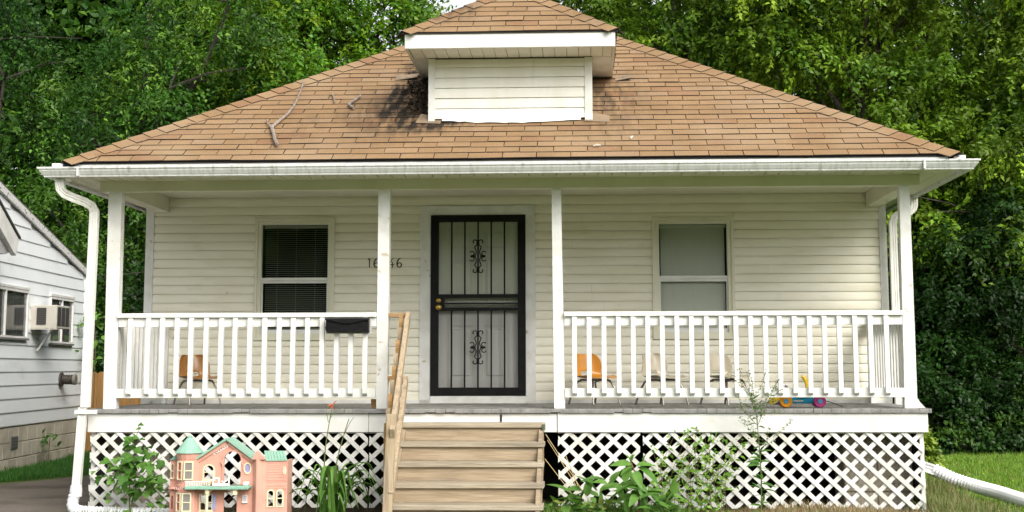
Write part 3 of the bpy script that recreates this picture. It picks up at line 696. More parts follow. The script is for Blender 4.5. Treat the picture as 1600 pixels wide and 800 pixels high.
# ---- lattice
def lattice(x0, x1, front_dir, z0=-.875, z1=-.212, per=.1575, yo=0):
    wd = .038; cxx = (x0+x1)/2
    lp = MB().box(x0, x1, .028+yo, .045+yo, z1-.006, z1-.0005); lo = lp.build('lattice_panel', WHITE_OLD, house)
    ang = math.radians(43)
    for layer, dr in ((0, front_dir), (1, -front_dir)):
        yA = .004+yo+layer*.0125; dx, dz_ = math.cos(ang), dr*math.sin(ang); nx, nz = -dz_, dx
        hx = wd/2/abs(nx)
        k = x0-1.0
        while k < x1+1.0:
            px_ = k
            j = R.uniform(-.003, .003)
            A = Vector((px_+j-dx*2, z1-dz_*2)); B = Vector((px_+j+dx*2, z1+dz_*2)); o_ = Vector((nx, nz))*wd/2
            poly = [tuple(A-o_), tuple(B-o_), tuple(B+o_), tuple(A+o_)]
            e0, e1 = R.uniform(0, .006), R.uniform(0, .006)
            for cl in ((1, 0, x1-e0), (-1, 0, -(x0+e1)), (0, 1, z1), (0, -1, -z0)):
                if len(poly) > 2: poly = clip_poly(poly, *cl)
            if len(poly) > 2 and area(poly) > .0012:
                MB().prism(poly, lambda p, t: (p[0], t, p[1]), yA, yA+.010).build('lattice_strip', LATT, lo)
            k += per
    return lo
lattice(-3.75, -1.203, -1); lattice(-1.196, -.87, 1); lattice(.505, 1.243, 1); lattice(1.262, 3.748, -1)
MB().box(3.715, 3.75, .05, .085, GZ, -.212).build('lattice_post', WHITE_OLD, house)
MB().box(-3.75, -3.715, .05, .085, GZ, -.212).build('lattice_post', WHITE_OLD, house)

# ================================================================== STEPS
steps = thing('wooden_steps', 'bare weathered wooden steps leading up to the front door with one handrail', 'steps', (-.24, -.7, GZ))
SX0, SX1 = -.868, .382
for k in range(5):
    yf = -.285-.262*k; zt = -.118-.1535*k
    sx = .004*k
    MB().cbox(SX0-.012+sx+R.uniform(-.004, .004), SX1+.012+sx+R.uniform(-.004, .004), yf, yf+.285, zt-.040, zt, .005).build('tread', TREAD, steps)
    zb = zt-.0405; zl = zt-.1535+.001 if k < 5 else GZ
    MB().box(SX0+sx, SX1+sx, yf+.03, yf+.05, zl, zb).build('riser', RISER, steps)
for x in (SX0+.0, SX1-.038):
    MB().prism([(-.03, -.16), (-.03, -.5), (-1.15, GZ), (-1.33, GZ), (-1.33, -.78), (-.25, -.16)], lambda p, t: (t, p[0], p[1]), x+.001, x+.037).build('stringer', RISER, steps)
MB().beam((-.855, .05, .838), (-.79, -1.50, -.155), .038, .088).build('handrail', RAILW, steps)
MB().beam((-.868, .02, .262), (-.80, -1.46, -.655), .038, .092).build('lower_handrail', RAILW, steps)
MB().cbox(-1.036, -.838, .045, .083, .822, .864, .003).build('rail_link', RAILG, steps)
MB().cbox(-1.038, -.90, .045, .083, .245, .293, .003).build('rail_link', RAILG, steps)
MB().beam((-.835, -1.455, GZ), (-.80, -1.455, .0), .075, .04, (0, 1, 0)).build('rail_post', RAILW, steps)
for k in range(9):
    t = .03+k*.115; y = .05-1.5*t
    zt = .838-.993*t+.03; zb = .262-.917*t-.02; x = -.915+.065*t
    MB().box(x-.019, x+.019, y-.02, y+.02, zb, zt).build('baluster', RAILW if k % 2 else RAILG, steps)
MB().box(.372, .40, -.30, -.03, -.175, -.125).build('bracket', CHROME, steps)

# ================================================================== MAILBOX
mail = thing('mailbox', 'black plastic mailbox fixed on the left porch rail', 'mailbox', (-1.39, -.03, .68))
MB().prism([(-.118, .70), (-.035, .686), (-.022, .69), (-.022, .815), (-.05, .815), (-.112, .80)], lambda p, t: (t, p[0], p[1]), -1.582, -1.198).build('box', PLASTICB, mail)
n_ = 14; lv = []
for k in range(n_+1):
    x = -1.59+.40*k/n_; dip = .030*math.sin(math.pi*min(1, max(0, (k/n_-.12)/.76)))
    lv += [(x, -.02, .822), (x, -.128, .808), (x, -.131, .796-dip)]
MB().add(lv, [(3*k+a, 3*k+3+a, 3*k+4+a, 3*k+1+a) for k in range(n_) for a in range(2)]).build('lid', PLASTICB, mail, fix=False)
MB().box(-1.60, -1.182, -.0215, -.0205, .676, .806).build('back_plate', mat('grey_mail_back', (.45, .45, .44), .6), mail)

# ================================================================== CHAIRS
def chair(label, x, y, ang, m, legm):
    t = thing('chair', label, 'chair', (x, y, .004), 'moulded plastic chairs on the porch', local=True, rz=ang)
    # local: faces -Y, x = width
    prof = [(-.185, .262), (-.165, .272), (-.12, .268), (-.06, .262), (0, .258), (.06, .258), (.115, .266), (.145, .288), (.158, .325), (.166, .37), (.176, .42), (.186, .465), (.192, .490), (.196, .498)]
    wid = [.155, .168, .172, .175, .178, .178, .176, .172, .168, .166, .160, .148, .120, .09]
    NX = 14; vs = []
    for i, (py, pz) in enumerate(prof):
        back = max(0, min(1, (i-5)/4))
        for j in range(NX+1):
            u = j/NX*2-1; c = abs(u)**2.6
            vs.append((u*wid[i], py-.085*c*back*(1 if i < 12 else .7)-.0*c, pz+(.028*c*(1-back) if i > 1 else .004*c)+.02*c*back*(1 if 6 < i < 9 else 0)))
    fs = []
    for i in range(len(prof)-1):
        for j in range(NX):
            if i == 7 and 5 <= j <= 9: continue
            fs.append((i*(NX+1)+j, i*(NX+1)+j+1, (i+1)*(NX+1)+j+1, (i+1)*(NX+1)+j))
    sh = MB().add(vs, fs).build('shell', m, t, smooth=70, fix=False)
    so_ = sh.modifiers.new('solid', 'SOLIDIFY'); so_.thickness = .007
    su = sh.modifiers.new('sub', 'SUBSURF'); su.levels = 1; su.render_levels = 1
    for sx in (-1, 1):
        xs = sx*.115; xf = sx*.165
        MB().tube([(xf, -.20, 0), (xf*.93, -.165, .12), (xs, -.13, .215), (xs, -.10, .236), (xs, -.05, .243), (xs, .07, .243)], .010, 8).build('leg', legm, t, smooth=True)
        MB().tube([(xf, .20, 0), (xf*.93, .16, .12), (xs*.98, .125, .215), (xs*.98, .10, .231), (xs*.98, .06, .236)], .010, 8).build('leg', legm, t, smooth=True)
    MB().tube([(-.115, .03, .240), (.115, .03, .240)], .010, 8).build('stretcher', legm, t)
    MB().tube([(-.115, -.08, .240), (.115, -.08, .240)], .010, 8).build('stretcher', legm, t)
    return t
chair('plastic chair coloured brown for shade, alone behind the left porch railing', -3.13, 1.35, math.radians(38), ORANGE_SHADED, LEGD)
chair('orange plastic chair nearest the door behind the right porch railing', .84, 1.32, math.radians(38), ORANGE, LEGD)
chair('beige plastic chair beside the orange chair, under the right window', 1.50, 1.25, math.radians(40), BEIGE, LEGD)
chair('beige plastic chair farther from the orange chair, closest to the toy car', 2.13, 1.25, math.radians(38), BEIGE, LEGD)

# ================================================================== TOY CAR
toy = thing('toy_car', 'colourful plastic pull along toy car with orange and magenta wheels on the porch edge', 'toy car', (2.71, .25, .004))
def wheel(x, y, m):
    wo_ = MB().lathe([(.03, -.02), (.05, -.02), (.056, -.012), (.058, 0), (.056, .014), (.05, .02), (.03, .02)], (x, y, .062), 'y', 24).build('wheel', m, toy, smooth=35)
    MB().lathe([(.004, -.030), (.018, -.029), (.022, -.024), (.022, .015)], (x, y, .062), 'y', 14).build('hub', LBLUE, wo_)
for yy in (.17, .33): wheel(2.562, yy, ORNG); wheel(2.866, yy, MAG)
MB().cbox(2.60, 2.85, .195, .305, .040, .108, .01).build('chassis', BLUE, toy)
MB().box(2.635, 2.72, .192, .196, .058, .070).build('label_plate', mat('pale_strip', (.55, .52, .48), .6), toy)
MB().prism([(2.42, .045), (2.44, .03), (2.50, .06), (2.56, .118), (2.62, .128), (2.60, .140), (2.50, .135), (2.44, .10), (2.415, .065)], lambda p, t: (p[0], t, p[1]), .19, .31).build('bumper', YELL, toy)
MB().prism([(2.46, .028), (2.52, .03), (2.56, .07), (2.52, .06)], lambda p, t: (p[0], t, p[1]), .20, .30).build('grille', PURP, toy)
MB().prism([(2.44, .115), (2.50, .128), (2.56, .130), (2.56, .136), (2.48, .138)], lambda p, t: (p[0], t, p[1]), .186, .314).build('hood_stripe', mat('red_orange_plastic', (.62, .10, .02), .4), toy)
MB().prism([(2.62, .135), (2.65, .115), (2.71, .104), (2.78, .112), (2.81, .135), (2.81, .15), (2.62, .15)], lambda p, t: (p[0], t, p[1]), .185, .315).build('seat', GREEN, toy)
MB().tube([(2.63, .183, .135), (2.66, .183, .112), (2.715, .183, .100), (2.775, .183, .110), (2.81, .183, .135)], .008, 8).build('seat_rim', YELL, toy)
MB().prism([(2.80, .11), (2.83, .128), (2.92, .132), (2.93, .140), (2.80, .145)], lambda p, t: (p[0], t, p[1]), .19, .31).build('fender', MAG, toy)
MB().tube([(2.72, .25, .285), (2.742, .25, .272), (2.758, .25, .24), (2.768, .25, .20), (2.772, .25, .14)], [.016, .02, .02, .018, .016], 10).build('handle', YELL, toy, smooth=True)
MB().tube([(2.512, .25, .20), (2.518, .25, .222), (2.514, .25, .15)], .008, 6).build('steering_grip', PURP, toy)
MB().tube([(2.565, .25, .198), (2.59, .25, .190)], .009, 6).build('grip', PURP, toy)
MB().tube([(2.91, .25, .066), (2.96, .25, .055), (3.03, .24, .030), (3.08, .23, .012)], .0035, 5).build('pull_cord', BLACK, toy)

# ================================================================== DOLLHOUSE
doll = thing('dollhouse', 'pink plastic toy dollhouse with mint green roofs standing against the porch lattice', 'dollhouse', (-2.3, -.6, GZ))
DY = -.75; B0 = GZ+.004
def dx(u): return -2.594+(u-300)*(.00545)          # picture-measured feature positions converted to metres on the facade
def dzv(v): return -.349-(v-707.5)*.00537
# central facade with see-through openings
fc = MB()
holes = [arch(dx(349.5), dx(376), dzv(757), dzv(705), 12), arch(dx(318), dx(333.5), dzv(748), dzv(727), 8), rect(dx(350), dx(370.5), B0+.02, dzv(769)), rect(dx(313.5), dx(331), dzv(796), dzv(773)), ell(dx(386.5), dzv(731.4), .024, .037)]
plate_xz(fc, [(dx(305.8), B0), (dx(395), B0), (dx(395), dzv(717)), (dx(353.7), dzv(690)), (dx(305.8), dzv(718))], holes, DY-.008, DY+.008)
fac = fc.build('facade', PINK, doll)
def wframe(x0, x1, z0, z1, y, arched=False, m=IVORY, par=None, rails=(.5,), t=.011):
    mb = MB(); f_ = arch if arched else rect
    plate_xz(mb, f_(x0-t, x1+t, z0-t, z1+t), [f_(x0, x1, z0, z1)], y-.016, y-.009)
    for r_ in rails: mb.box(x0, x1, y-.015, y-.010, z0+(z1-z0)*r_-.004, z0+(z1-z0)*r_+.004)
    mb.box(x0-t*1.4, x1+t*1.4, y-.022, y-.0085, z0-t-.006, z0-t+.001)
    return mb.build('window_frame', m, par or doll)
wframe(dx(318), dx(333.5), dzv(748), dzv(727), DY, True, par=fac); wframe(dx(313.5), dx(331), dzv(796), dzv(773), DY, par=fac)
MB().box(dx(332.5), dx(337.5), DY-.016, DY-.009, dzv(796), dzv(772)).build('side_pane', LILAC, fac)
mb = MB(); plate_xz(mb, ell(dx(386.5), dzv(731.4), .034, .049), [ell(dx(386.5), dzv(731.4), .024, .037)], DY-.015, DY-.009); mb.build('oval_frame', IVORY, fac)
mb = MB(); plate_xz(mb, ell(dx(386.5), dzv(731.4), .0235, .0365), [], DY-.004, DY+.004); mb.build('oval_pane', LILAC, fac)
mb = MB(); plate_xz(mb, arch(dx(347), dx(378.5), dzv(757), dzv(702.5), 14), [arch(dx(349.3), dx(376.2), dzv(757), dzv(705), 14)], DY-.02, DY-.009); mb.build('arch_trim', PINK, fac)
mb = MB(); wframe(dx(380.5), dx(386), dzv(783), dzv(774), DY, par=fac, rails=(), m=TOYW, t=.006); MB().box(dx(380.7), dx(385.8), DY-.012, DY-.009, dzv(782.8), dzv(774.2)).build('wall_plate', mat('grey_plate', (.5, .5, .52), .5), fac)
for k in range(12):                                   # moulded clapboard grooves
    z = B0+.05+k*.052
    for xa, xb_ in ((dx(305.8)+.003, dx(311)), (dx(378.8), dx(393))):
        if z < dzv(719): MB().box(xa, xb_, DY-.0095, DY-.0075, z, z+.0035).build('groove', PINKS if False else PINK, fac)
# gable boards, ornament, roof slopes
gl, gr_, ga = (dx(305), dzv(719)), (dx(396), dzv(718)), (dx(353.7), dzv(687))
for a, b in ((gl, ga), (gr_, ga)):
    A = Vector((a[0], DY-.014, a[1])); B = Vector((b[0], DY-.014, b[1]))
    MB().beam(A+Vector((0, 0, -.016)), B+Vector((0, 0, -.016)), .014, .03, (0, -1, 0) if False else (0, 0, 1)).build('gable_board', PINK, fac)
    n1 = (B-A).normalized(); nrm = Vector((-n1.z, 0, n1.x)); nrm = nrm if nrm.z > 0 else -nrm
    MB().add([A-n1*.012+Vector((0, -.03, 0)), B+Vector((0, -.03, 0)), B+Vector((0, .20, .0)), A-n1*.012+Vector((0, .20, 0)), A-n1*.012+Vector((0, -.03, 0))+nrm*.018, B+Vector((0, -.03, 0))+nrm*.018, B+Vector((0, .20, 0))+nrm*.018, A-n1*.012+Vector((0, .20, 0))+nrm*.018],
             [(0, 3, 2, 1), (4, 5, 6, 7), (0, 1, 5, 4), (1, 2, 6, 5), (2, 3, 7, 6), (3, 0, 4, 7)]).build('roof', MINT, doll)
orn = MB(); A = Vector((dx(333), 0, dzv(709))); B = Vector((dx(357), 0, dzv(694)))
for k in range(7):
    c = A.lerp(B, (k+.5)/7); orn.tube([(c.x+.013*math.cos(t), DY-.012, c.z+.011*math.sin(t)) for t in [q*.8+k for q in range(7)]], .0036, 5)
orn.build('scroll_relief', TOYW, fac)
orn = MB(); 
for k in range(6): orn.tube([(dx(275)+k*.018+.009*math.cos(t), DY-.128+.006*k, dzv(761)+.010*math.sin(t)) for t in [q*.8+k for q in range(6)]], .003, 5)
orn.build('scroll_relief', mat('pale_pink_relief', (.80, .48, .42), .5), doll)
for x in (dx(347), dx(379)):
    MB().tube([(x, DY-.014, dzv(718)), (x-.01, DY-.02, dzv(722)), (x+.006, DY-.022, dzv(727)), (x, DY-.016, dzv(733))], .007, 6).build('bracket', PINK, fac)
# turret: 8-sided shell with window openings seen as framed panes
tc = (dx(292.5), DY+.02); tr_ = .098
MB().lathe([(tr_, B0), (tr_, dzv(762)), (tr_+.006, dzv(761)), (tr_+.006, dzv(757)), (tr_, dzv(756)), (tr_, dzv(718)), (tr_+.004, dzv(717)), (tr_+.010, dzv(712)), (tr_+.012, dzv(707.6))], (tc[0], tc[1], 0), 'z', 16).build('turret', PINK, doll)
MB().lathe([(tr_+.026, -.349), (tr_+.022, -.342), (.05, -.255), (.022, -.222), (.024, -.214), (.012, -.208), (.002, -.196)], (tc[0], tc[1], 0), 'z', 16).build('turret_roof', MINT, doll)
for (a, za, zb, wdt) in ((-.55, dzv(747), dzv(722), .036), (.22, dzv(747), dzv(722), .058), (-.62, dzv(796), dzv(771), .036), (.12, dzv(796), dzv(771), .058)):
    d = Vector((math.sin(a), -math.cos(a), 0)); sx = Vector((d.y*-1, d.x, 0)); c = Vector((tc[0], tc[1], 0))+d*(tr_*.985)
    mb = MB(); plate_fn(mb, rect(-wdt/2-.011, wdt/2+.011, za-.011, zb+.011), [rect(-wdt/2, wdt/2, za, (za+zb)/2-.004), rect(-wdt/2, wdt/2, (za+zb)/2+.004, zb)], .010, lambda x, y, z: tuple(c+sx*x+d*(.009+z)+Vector((0, 0, y)))); wf = mb.build('window_frame', IVORY, doll)
    mb = MB(); plate_fn(mb, rect(-wdt/2, wdt/2, za, zb), [], .003, lambda x, y, z: tuple(c+sx*x+d*(.006+z)+Vector((0, 0, y)))); mb.build('pane', mat('rose_pane', (.42, .09, .09), .3) if wdt < .05 else mat('grey_pane', (.22, .21, .19), .3), wf)
# left wing
lw = MB(); plate_xz(lw, rect(dx(261), dx(275), B0, dzv(719)), [arch(dx(262.8), dx(266.2), dzv(747), dzv(726), 8), arch(dx(262.8), dx(266.2), dzv(796), dzv(775), 8)], DY+.06, DY+.074); lwo = lw.build('left_wing', PINK, doll)
wframe(dx(262.8), dx(266.2), dzv(747), dzv(726), DY+.067, True, par=lwo, t=.006)
MB().box(dx(260), dx(276), DY+.05, DY+.059, dzv(750), dzv(748)).build('band', PINK, lwo)
MB().prism([(dx(260), dzv(719)), (dx(276), dzv(719)), (dx(276), dzv(706))], lambda p, t: (p[0], t, p[1]), DY+.045, DY+.2).build('roof', MINT, doll)
# right wing: tall folded pilaster and a side wall turned away
MB().prism([(dx(395), DY-.01), (dx(403), DY-.075), (dx(405), DY-.075), (dx(416.5), DY-.03), (dx(416.5), DY-.015), (dx(404.5), DY-.06), (dx(396), DY+.005)], lambda p, t: (p[0], p[1], t), B0, dzv(717)).build('pilaster', PINK, doll)
MB().prism([(dx(395), dzv(717)), (dx(416.5), dzv(717)), (dx(405), dzv(704.5)), (dx(402), dzv(704.5))], lambda p, t: (p[0], t, p[1]), DY-.072, DY-.03).build('pilaster_cap', PINK, doll)
ra = math.radians(16)
def rw(x, y, z): return (dx(416.5)+x*math.cos(ra), DY-.022+x*math.sin(ra)+z, y)
WW = (dx(448.5)-dx(416.5))/math.cos(ra)
mb = MB(); plate_fn(mb, rect(0, WW, B0, dzv(718)), [arch(.022, .066, dzv(790), dzv(766), 8), arch(.10, .142, dzv(790), dzv(766), 8), ell(WW-.024, dzv(735), .009, .028)], .014, rw); rwo = mb.build('right_wing', PINK, doll)
for a, b in ((.022, .066), (.10, .142)):
    mb = MB(); plate_fn(mb, arch(a-.011, b+.011, dzv(791.5), dzv(764), 8), [arch(a, b, dzv(790), dzv(766), 8)], .008, lambda x, y, z: rw(x, y, z-.012)); mb.build('window_frame', IVORY, rwo)
    c0, c1 = rw(a, 0, -.012), rw(b, 0, -.012); MB().beam((c0[0], c0[1], dzv(778)), (c1[0], c1[1], dzv(778)), .006, .008).build('window_rail', IVORY, rwo)
mb = MB(); plate_fn(mb, ell(WW-.024, dzv(735), .015, .036), [ell(WW-.024, dzv(735), .009, .028)], .008, lambda x, y, z: rw(x, y, z-.012)); mb.build('oval_frame', IVORY, rwo)
for v in (720.5, 723, 726, 729, 733, 737, 741, 745, 749, 752, 758, 762):
    c0, c1 = rw(.004, dzv(v), -.0085), rw(WW-.004, dzv(v), -.0085); MB().beam(c0, c1, .004, .003 if v not in (749, 758, 720.5) else .008).build('groove', PINK, rwo)
for k in range(7):                                     # standing seam slope above the side wall
    t0, t1 = k/7, (k+1)/7; a0, a1 = rw(WW*t0, dzv(717.6), -.02), rw(WW*t1-.003, dzv(717.6), -.02)
    b0 = (dx(408)+(dx(441)-dx(408))*t0, DY+.10, dzv(705)); b1 = (dx(408)+(dx(441)-dx(408))*t1-.003, DY+.10, dzv(705))
    v4 = [a0, a1, b1, b0]; MB().add(v4+[(p[0], p[1], p[2]-.012) for p in v4], [(0, 1, 2, 3), (7, 6, 5, 4), (0, 4, 5, 1), (1, 5, 6, 2), (2, 6, 7, 3), (3, 7, 4, 0)]).build('roof_strip', MINT, doll)
# rear shell corners so it has depth
MB().box(dx(448)-.012, dx(448), DY+.04, DY+.24, B0, dzv(719)).build('side_wall', PINK, doll)
MB().box(dx(261), dx(261)+.012, DY+.075, DY+.24, B0, dzv(720)).build('side_wall', PINK, doll)
MB().box(dx(262), dx(447), DY+.01, DY+.24, dzv(764), dzv(762)).build('upper_floor', PINK, doll)
# balcony
bal = MB().cbox(dx(293), dx(394), DY-.13, DY-.0095, dzv(762), dzv(757.6), .006).build('balcony', MINT, doll)
for k in range(34):
    x = dx(293.5)+(dx(393.5)-dx(293.5))*(k+.5)/34; MB().lathe([(.007, -.006), (.009, 0), (.007, .006)], (x, DY-.131, dzv(761.6)), 'y', 6).build('scallop', MINT, bal)
rl = MB().box(dx(293.5), dx(335), DY-.128, DY-.120, dzv(751.5), dzv(750)).build('balcony_rail', TOYW, bal)
for k in range(15): MB().box(dx(295)+k*.0145, dx(295)+k*.0145+.006, DY-.127, DY-.121, dzv(757.5), dzv(751.6)).build('baluster', TOYW, rl)
MB().box(dx(337), dx(364), DY-.132, DY-.124, dzv(757.5), dzv(753)).build('balcony_panel', TOYW, bal)
for x in (dx(337), dx(346), dx(361.5)): MB().box(x, x+.012, DY-.128, DY-.118, dzv(753), dzv(743 if x > dx(360) else 745)).build('rail_post', TOYW, bal)
MB().box(dx(337), dx(348), DY-.127, DY-.119, dzv(746), dzv(744)).build('balcony_rail', TOYW, bal)
MB().tube([(dx(350), DY-.11, dzv(750)), (dx(354), DY-.1, dzv(752.5)), (dx(359), DY-.08, dzv(748)), (dx(361), DY-.06, dzv(742))], .006, 6).build('banister', TOYW, bal)
MB().cbox(dx(318), dx(335), DY-.10, DY-.04, dzv(757.5), dzv(752), .008).build('planter', mat('yellow_brown_planter', (.52, .34, .08), .6), bal)
MB().cbox(dx(383), dx(391), DY-.09, DY-.02, dzv(757.5), dzv(751.5), .006).build('balcony_seat', TOYW, bal)
mb = MB().lathe([(.018, B0), (.018, B0+.02), (.0125, B0+.025), (.0125, dzv(772)), (.018, dzv(770)), (.022, dzv(763))], (dx(327.5), DY-.10, 0), 'z', 12); mb.build('column', IVORY, doll)
MB().tube([(dx(329), DY-.1, dzv(772)), (dx(331), DY-.1, dzv(766)), (dx(336), DY-.1, dzv(763))], .008, 6).build('bracket', IVORY, doll)
MB().cbox(dx(368), dx(375), DY-.12, DY-.06, dzv(772), dzv(762.5), .006).build('bracket', IVORY, doll)
MB().tube([(dx(360), DY-.1, dzv(764)), (dx(364), DY-.1, dzv(764.5)), (dx(368), DY-.1, dzv(768))], .008, 6).build('bracket', IVORY, doll)
MB().beam((dx(350), DY+.07, dzv(784)), (dx(374), DY+.09, dzv(766)), .05, .012).build('stair', mat('brown_toy_stair', (.09, .035, .02), .6), doll)

# ================================================================== FALLEN BRANCHES ON ROOF
def branch(label, paths):
    t = thing('fallen_branch', label, 'branch', paths[0][0][0], 'dead branches on the roof')
    for pts, r0, r1 in paths:
        m = len(pts); P = [Vector(p)+Vector((0, -.012, .022+r0)) for p in pts]
        MB().tube(P, [(r0+(r1-r0)*i/(m-1))*R.uniform(.82, 1.15) for i in range(m)], 7).build('stick', TWIG, t, smooth=True)
branch('long forked dry branch lying on the left roof slope', [([[-2.025, -.245, 2.339], [-2.085, -.10, 2.425], [-2.105, -.03, 2.467], [-2.166, .145, 2.571]], .020, .017),
    ([[-2.166, .145, 2.571], [-2.144, .228, 2.621], [-2.112, .335, 2.684], [-2.08, .443, 2.748], [-2.061, .598, 2.84], [-2.056, .688, 2.894], [-2.061, .85, 2.99], [-2.066, 1.015, 3.089], [-2.088, 1.284, 3.248]], .016, .007), ([[-2.166, .145, 2.571], [-2.217, .23, 2.622], [-2.263, .328, 2.68]], .013, .006)])
branch('short bent dry branch lying nearest the dormer', [([[-1.442, .868, 3.001], [-1.483, .765, 2.94], [-1.527, .663, 2.879], [-1.46, .571, 2.825]], .012, .014)])
branch('tiny thin twig between the two larger branches on the roof', [([[-1.739, .947, 3.048], [-1.70, .84, 2.984], [-1.675, .724, 2.915]], .008, .008)])

# ================================================================== NEIGHBOUR HOUSE
nh = thing('neighbor_house', 'pale neighbouring house with white lap siding and concrete block base at the left edge', 'house', (-6.7, 8.5, 0), local=True, rz=.0719)
# local frame: y runs along its side wall (away from camera), x points to our house
NE = -.30
def rake(y): return 1.862+(NE-y)*.1913*1.0
RAKE_S = (2.589-1.832)/(4.329-.372)
def rake(y): return 1.832+(-.372-y)*RAKE_S
nw = MB(); nw.prism([(NE, -.36), (NE, rake(NE)-.03), (-9, rake(-9)-.03), (-9, -.36)], lambda p, t: (t, p[0], p[1]), -6, -.02); nwo = nw.build('wall', NSIDE, nh)
NWIN = [(-4.9, -3.087, .745, 1.372), (-2.077, -.945, .708, 1.352)]
z = -.345
while z < 4.0:
    zt = z+.168; segs = []; y = -9.0
    yend = NE if z < rake(NE) else None
    ytop = min(NE, -.372-(zt-1.832-.0)/RAKE_S)
    if ytop < -8.9: break
    cuts = [w_ for w_ in NWIN if w_[2] < zt and w_[3] > z]
    for a, b, c, d in cuts:
        segs.append((y, a, z, zt)); y = b
        if d < zt-.008: segs.append((a, b, d, zt))
        if c > z+.008: segs.append((a, b, z, c))
    segs.append((y, ytop, z, zt))
    for a, b, c, d in segs:
        if b-a > .02:
            j = R.uniform(-.0015, .0015)
            MB().prism([(-.018, c), (.012+j, c), (.012+j, c+.01), (.0, d), (-.018, d)], lambda p, t: (p[0], t, p[1]), a+.001, b-.001).build('siding_board', NSIDE, nwo)
    z = zt
MB().box(-.02, .018, NE-.004, NE+.05, -.36, rake(NE)-.06).build('corner_board', NSIDE, nwo)
nf = MB().box(-5.9, -.012, -8.9, NE, GZ-.02, -.362).build('foundation', MORTAR, nh)
for r_ in range(3):
    y = -8.8+(.2 if r_ % 2 else 0)
    while y < NE-.02:
        y1 = min(y+.4, NE); z0 = GZ+.0+.196*r_
        if y > -5.2: MB().cbox(-.013, .0, y+.005, y1-.005, z0+.005, z0+.191, .005).build('block', BLOCKV if (r_ == 1 and y < -3.36 < y1 and False) else BLOCK, nf)
        y = y1
fv = MB().box(.0, .008, -3.50, -3.22, -.64, -.48).build('foundation_vent', BLOCKV, nf)
for k in range(4): MB().box(.008, .012, -3.48, -3.24, -.625+k*.036, -.610+k*.036).build('louver', mat('vent_louver', (.10, .10, .095), .6), fv)
for a, b, c, d in NWIN:
    wo = MB(); plate_fn(wo, rect(a, b, c, d), [rect(a+.022, (a+b)/2-.010, c+.03, d-.04), rect((a+b)/2+.010, b-.022, c+.03, d-.04)], .045, lambda x, y, z: (.012+z, x, y)); wob = wo.build('window', WHITE_OLD, nh)
    for p, q in ((a+.022, (a+b)/2-.010), ((a+b)/2+.010, b-.022)): MB().pane_x(.008, p, q, c+.03, d-.04).build('pane', NGLASS, wob, fix=False)
    MB().box(-.015, -.010, a+.04, b-.04, c+.04, d-.05).build('curtain', CURT, wob)
    MB().box(.034, .05, a-.02, b+.02, c-.018, c+.006).build('sill', BLOCKV, wob)
    MB().box(.0, .04, a-.02, b+.02, d-.002, d+.03).build('head_trim', WHITE_OLD, wob)
# rakes and roof
for off, wd_, th_, m_, nm in ((0.0, .10, .035, PEEL, 'rake_board'),):
    a, b = (.03, NE+.12, rake(NE+.12)-.04), (.03, -9.2, rake(-9.2)-.04); MB().beam(a, b, th_, wd_).build(nm, m_, nh)
MB().prism([(NE+.2, rake(NE+.2)), (NE+.2, rake(NE+.2)+.018), (-9.2, rake(-9.2)+.018), (-9.2, rake(-9.2))], lambda p, t: (t, p[0], p[1]), -6.2, .048).build('roof', NROOF, nh)
# projecting lower gable end
br = MB(); pts = [(-7.2, 3.05), (-4.66, 1.90), (-4.74, 1.70), (-4.80, 1.72), (-7.2, 2.80)]
br.prism(pts, lambda p, t: (t, p[0], p[1]), .30, .36); bo = br.build('gable_rake', WHITE_OLD, nh)
MB().prism([(-7.2, 2.82), (-4.78, 1.74), (-4.95, 1.70), (-7.2, 1.70)], lambda p, t: (t, p[0], p[1]), .0, .30).build('gable_soffit', mat('grey_soffit', (.42, .42, .42), .7), bo)
MB().prism([(-7.2, 3.055), (-4.64, 1.905), (-4.64, 1.925), (-7.2, 3.08)], lambda p, t: (t, p[0], p[1]), -.02, .38).build('gable_roof', NROOF, bo)
# exhaust vent
vp = MB().lathe([(.10, .0), (.10, .025), (.085, .03)], (.015, -1.43, .214), 'x', 18).build('exhaust_vent', VENTM, nh)
for k in range(4): MB().lathe([(.062, .0), (.068, .006), (.068, .024), (.062, .030)], (.045+k*.036, -1.43, .214), 'x', 16).build('vent_ring', VENTM, vp, smooth=30)
MB().lathe([(.055, 0), (.055, .16), (.075, .16), (.075, .20), (.06, .205)], (.03, -1.43, .214), 'x', 16).build('vent_cap', mat('grey_vent_cap', (.2, .18, .15), .5), vp)

# air conditioner
ac = thing('air_conditioner', 'beige window air conditioner jutting from the neighbouring white wall', 'air conditioner', (-6.32, 5.84, .87), rz=0)
MB().cbox(-6.50, -6.14, 5.60, 6.10, .885, 1.19, .008).build('casing', ACM, ac)
gp_ = MB().box(-6.40, -6.275, 5.592, 5.603, .935, 1.155).build('side_grille', ACD, ac)
for k in range(9): MB().box(-6.398, -6.277, 5.586, 5.592, .94+k*.024, .946+k*.024).build('grille_bar', mat('grille_bar', (.09, .085, .08), .5), gp_)
for k in range(3): MB().box(-6.142, -6.134, 5.635+k*.15, 5.635+k*.15+.125, .92, 1.165).build('vent_panel', ACD, ac)
MB().box(-6.52, -6.12, 5.585, 5.60, .872, .886).build('bottom_lip', ACM, ac)
MB().beam((-6.49, 5.9, .60), (-6.30, 5.9, .875), .025, .025).build('support_bracket', WHITE_OLD, ac)

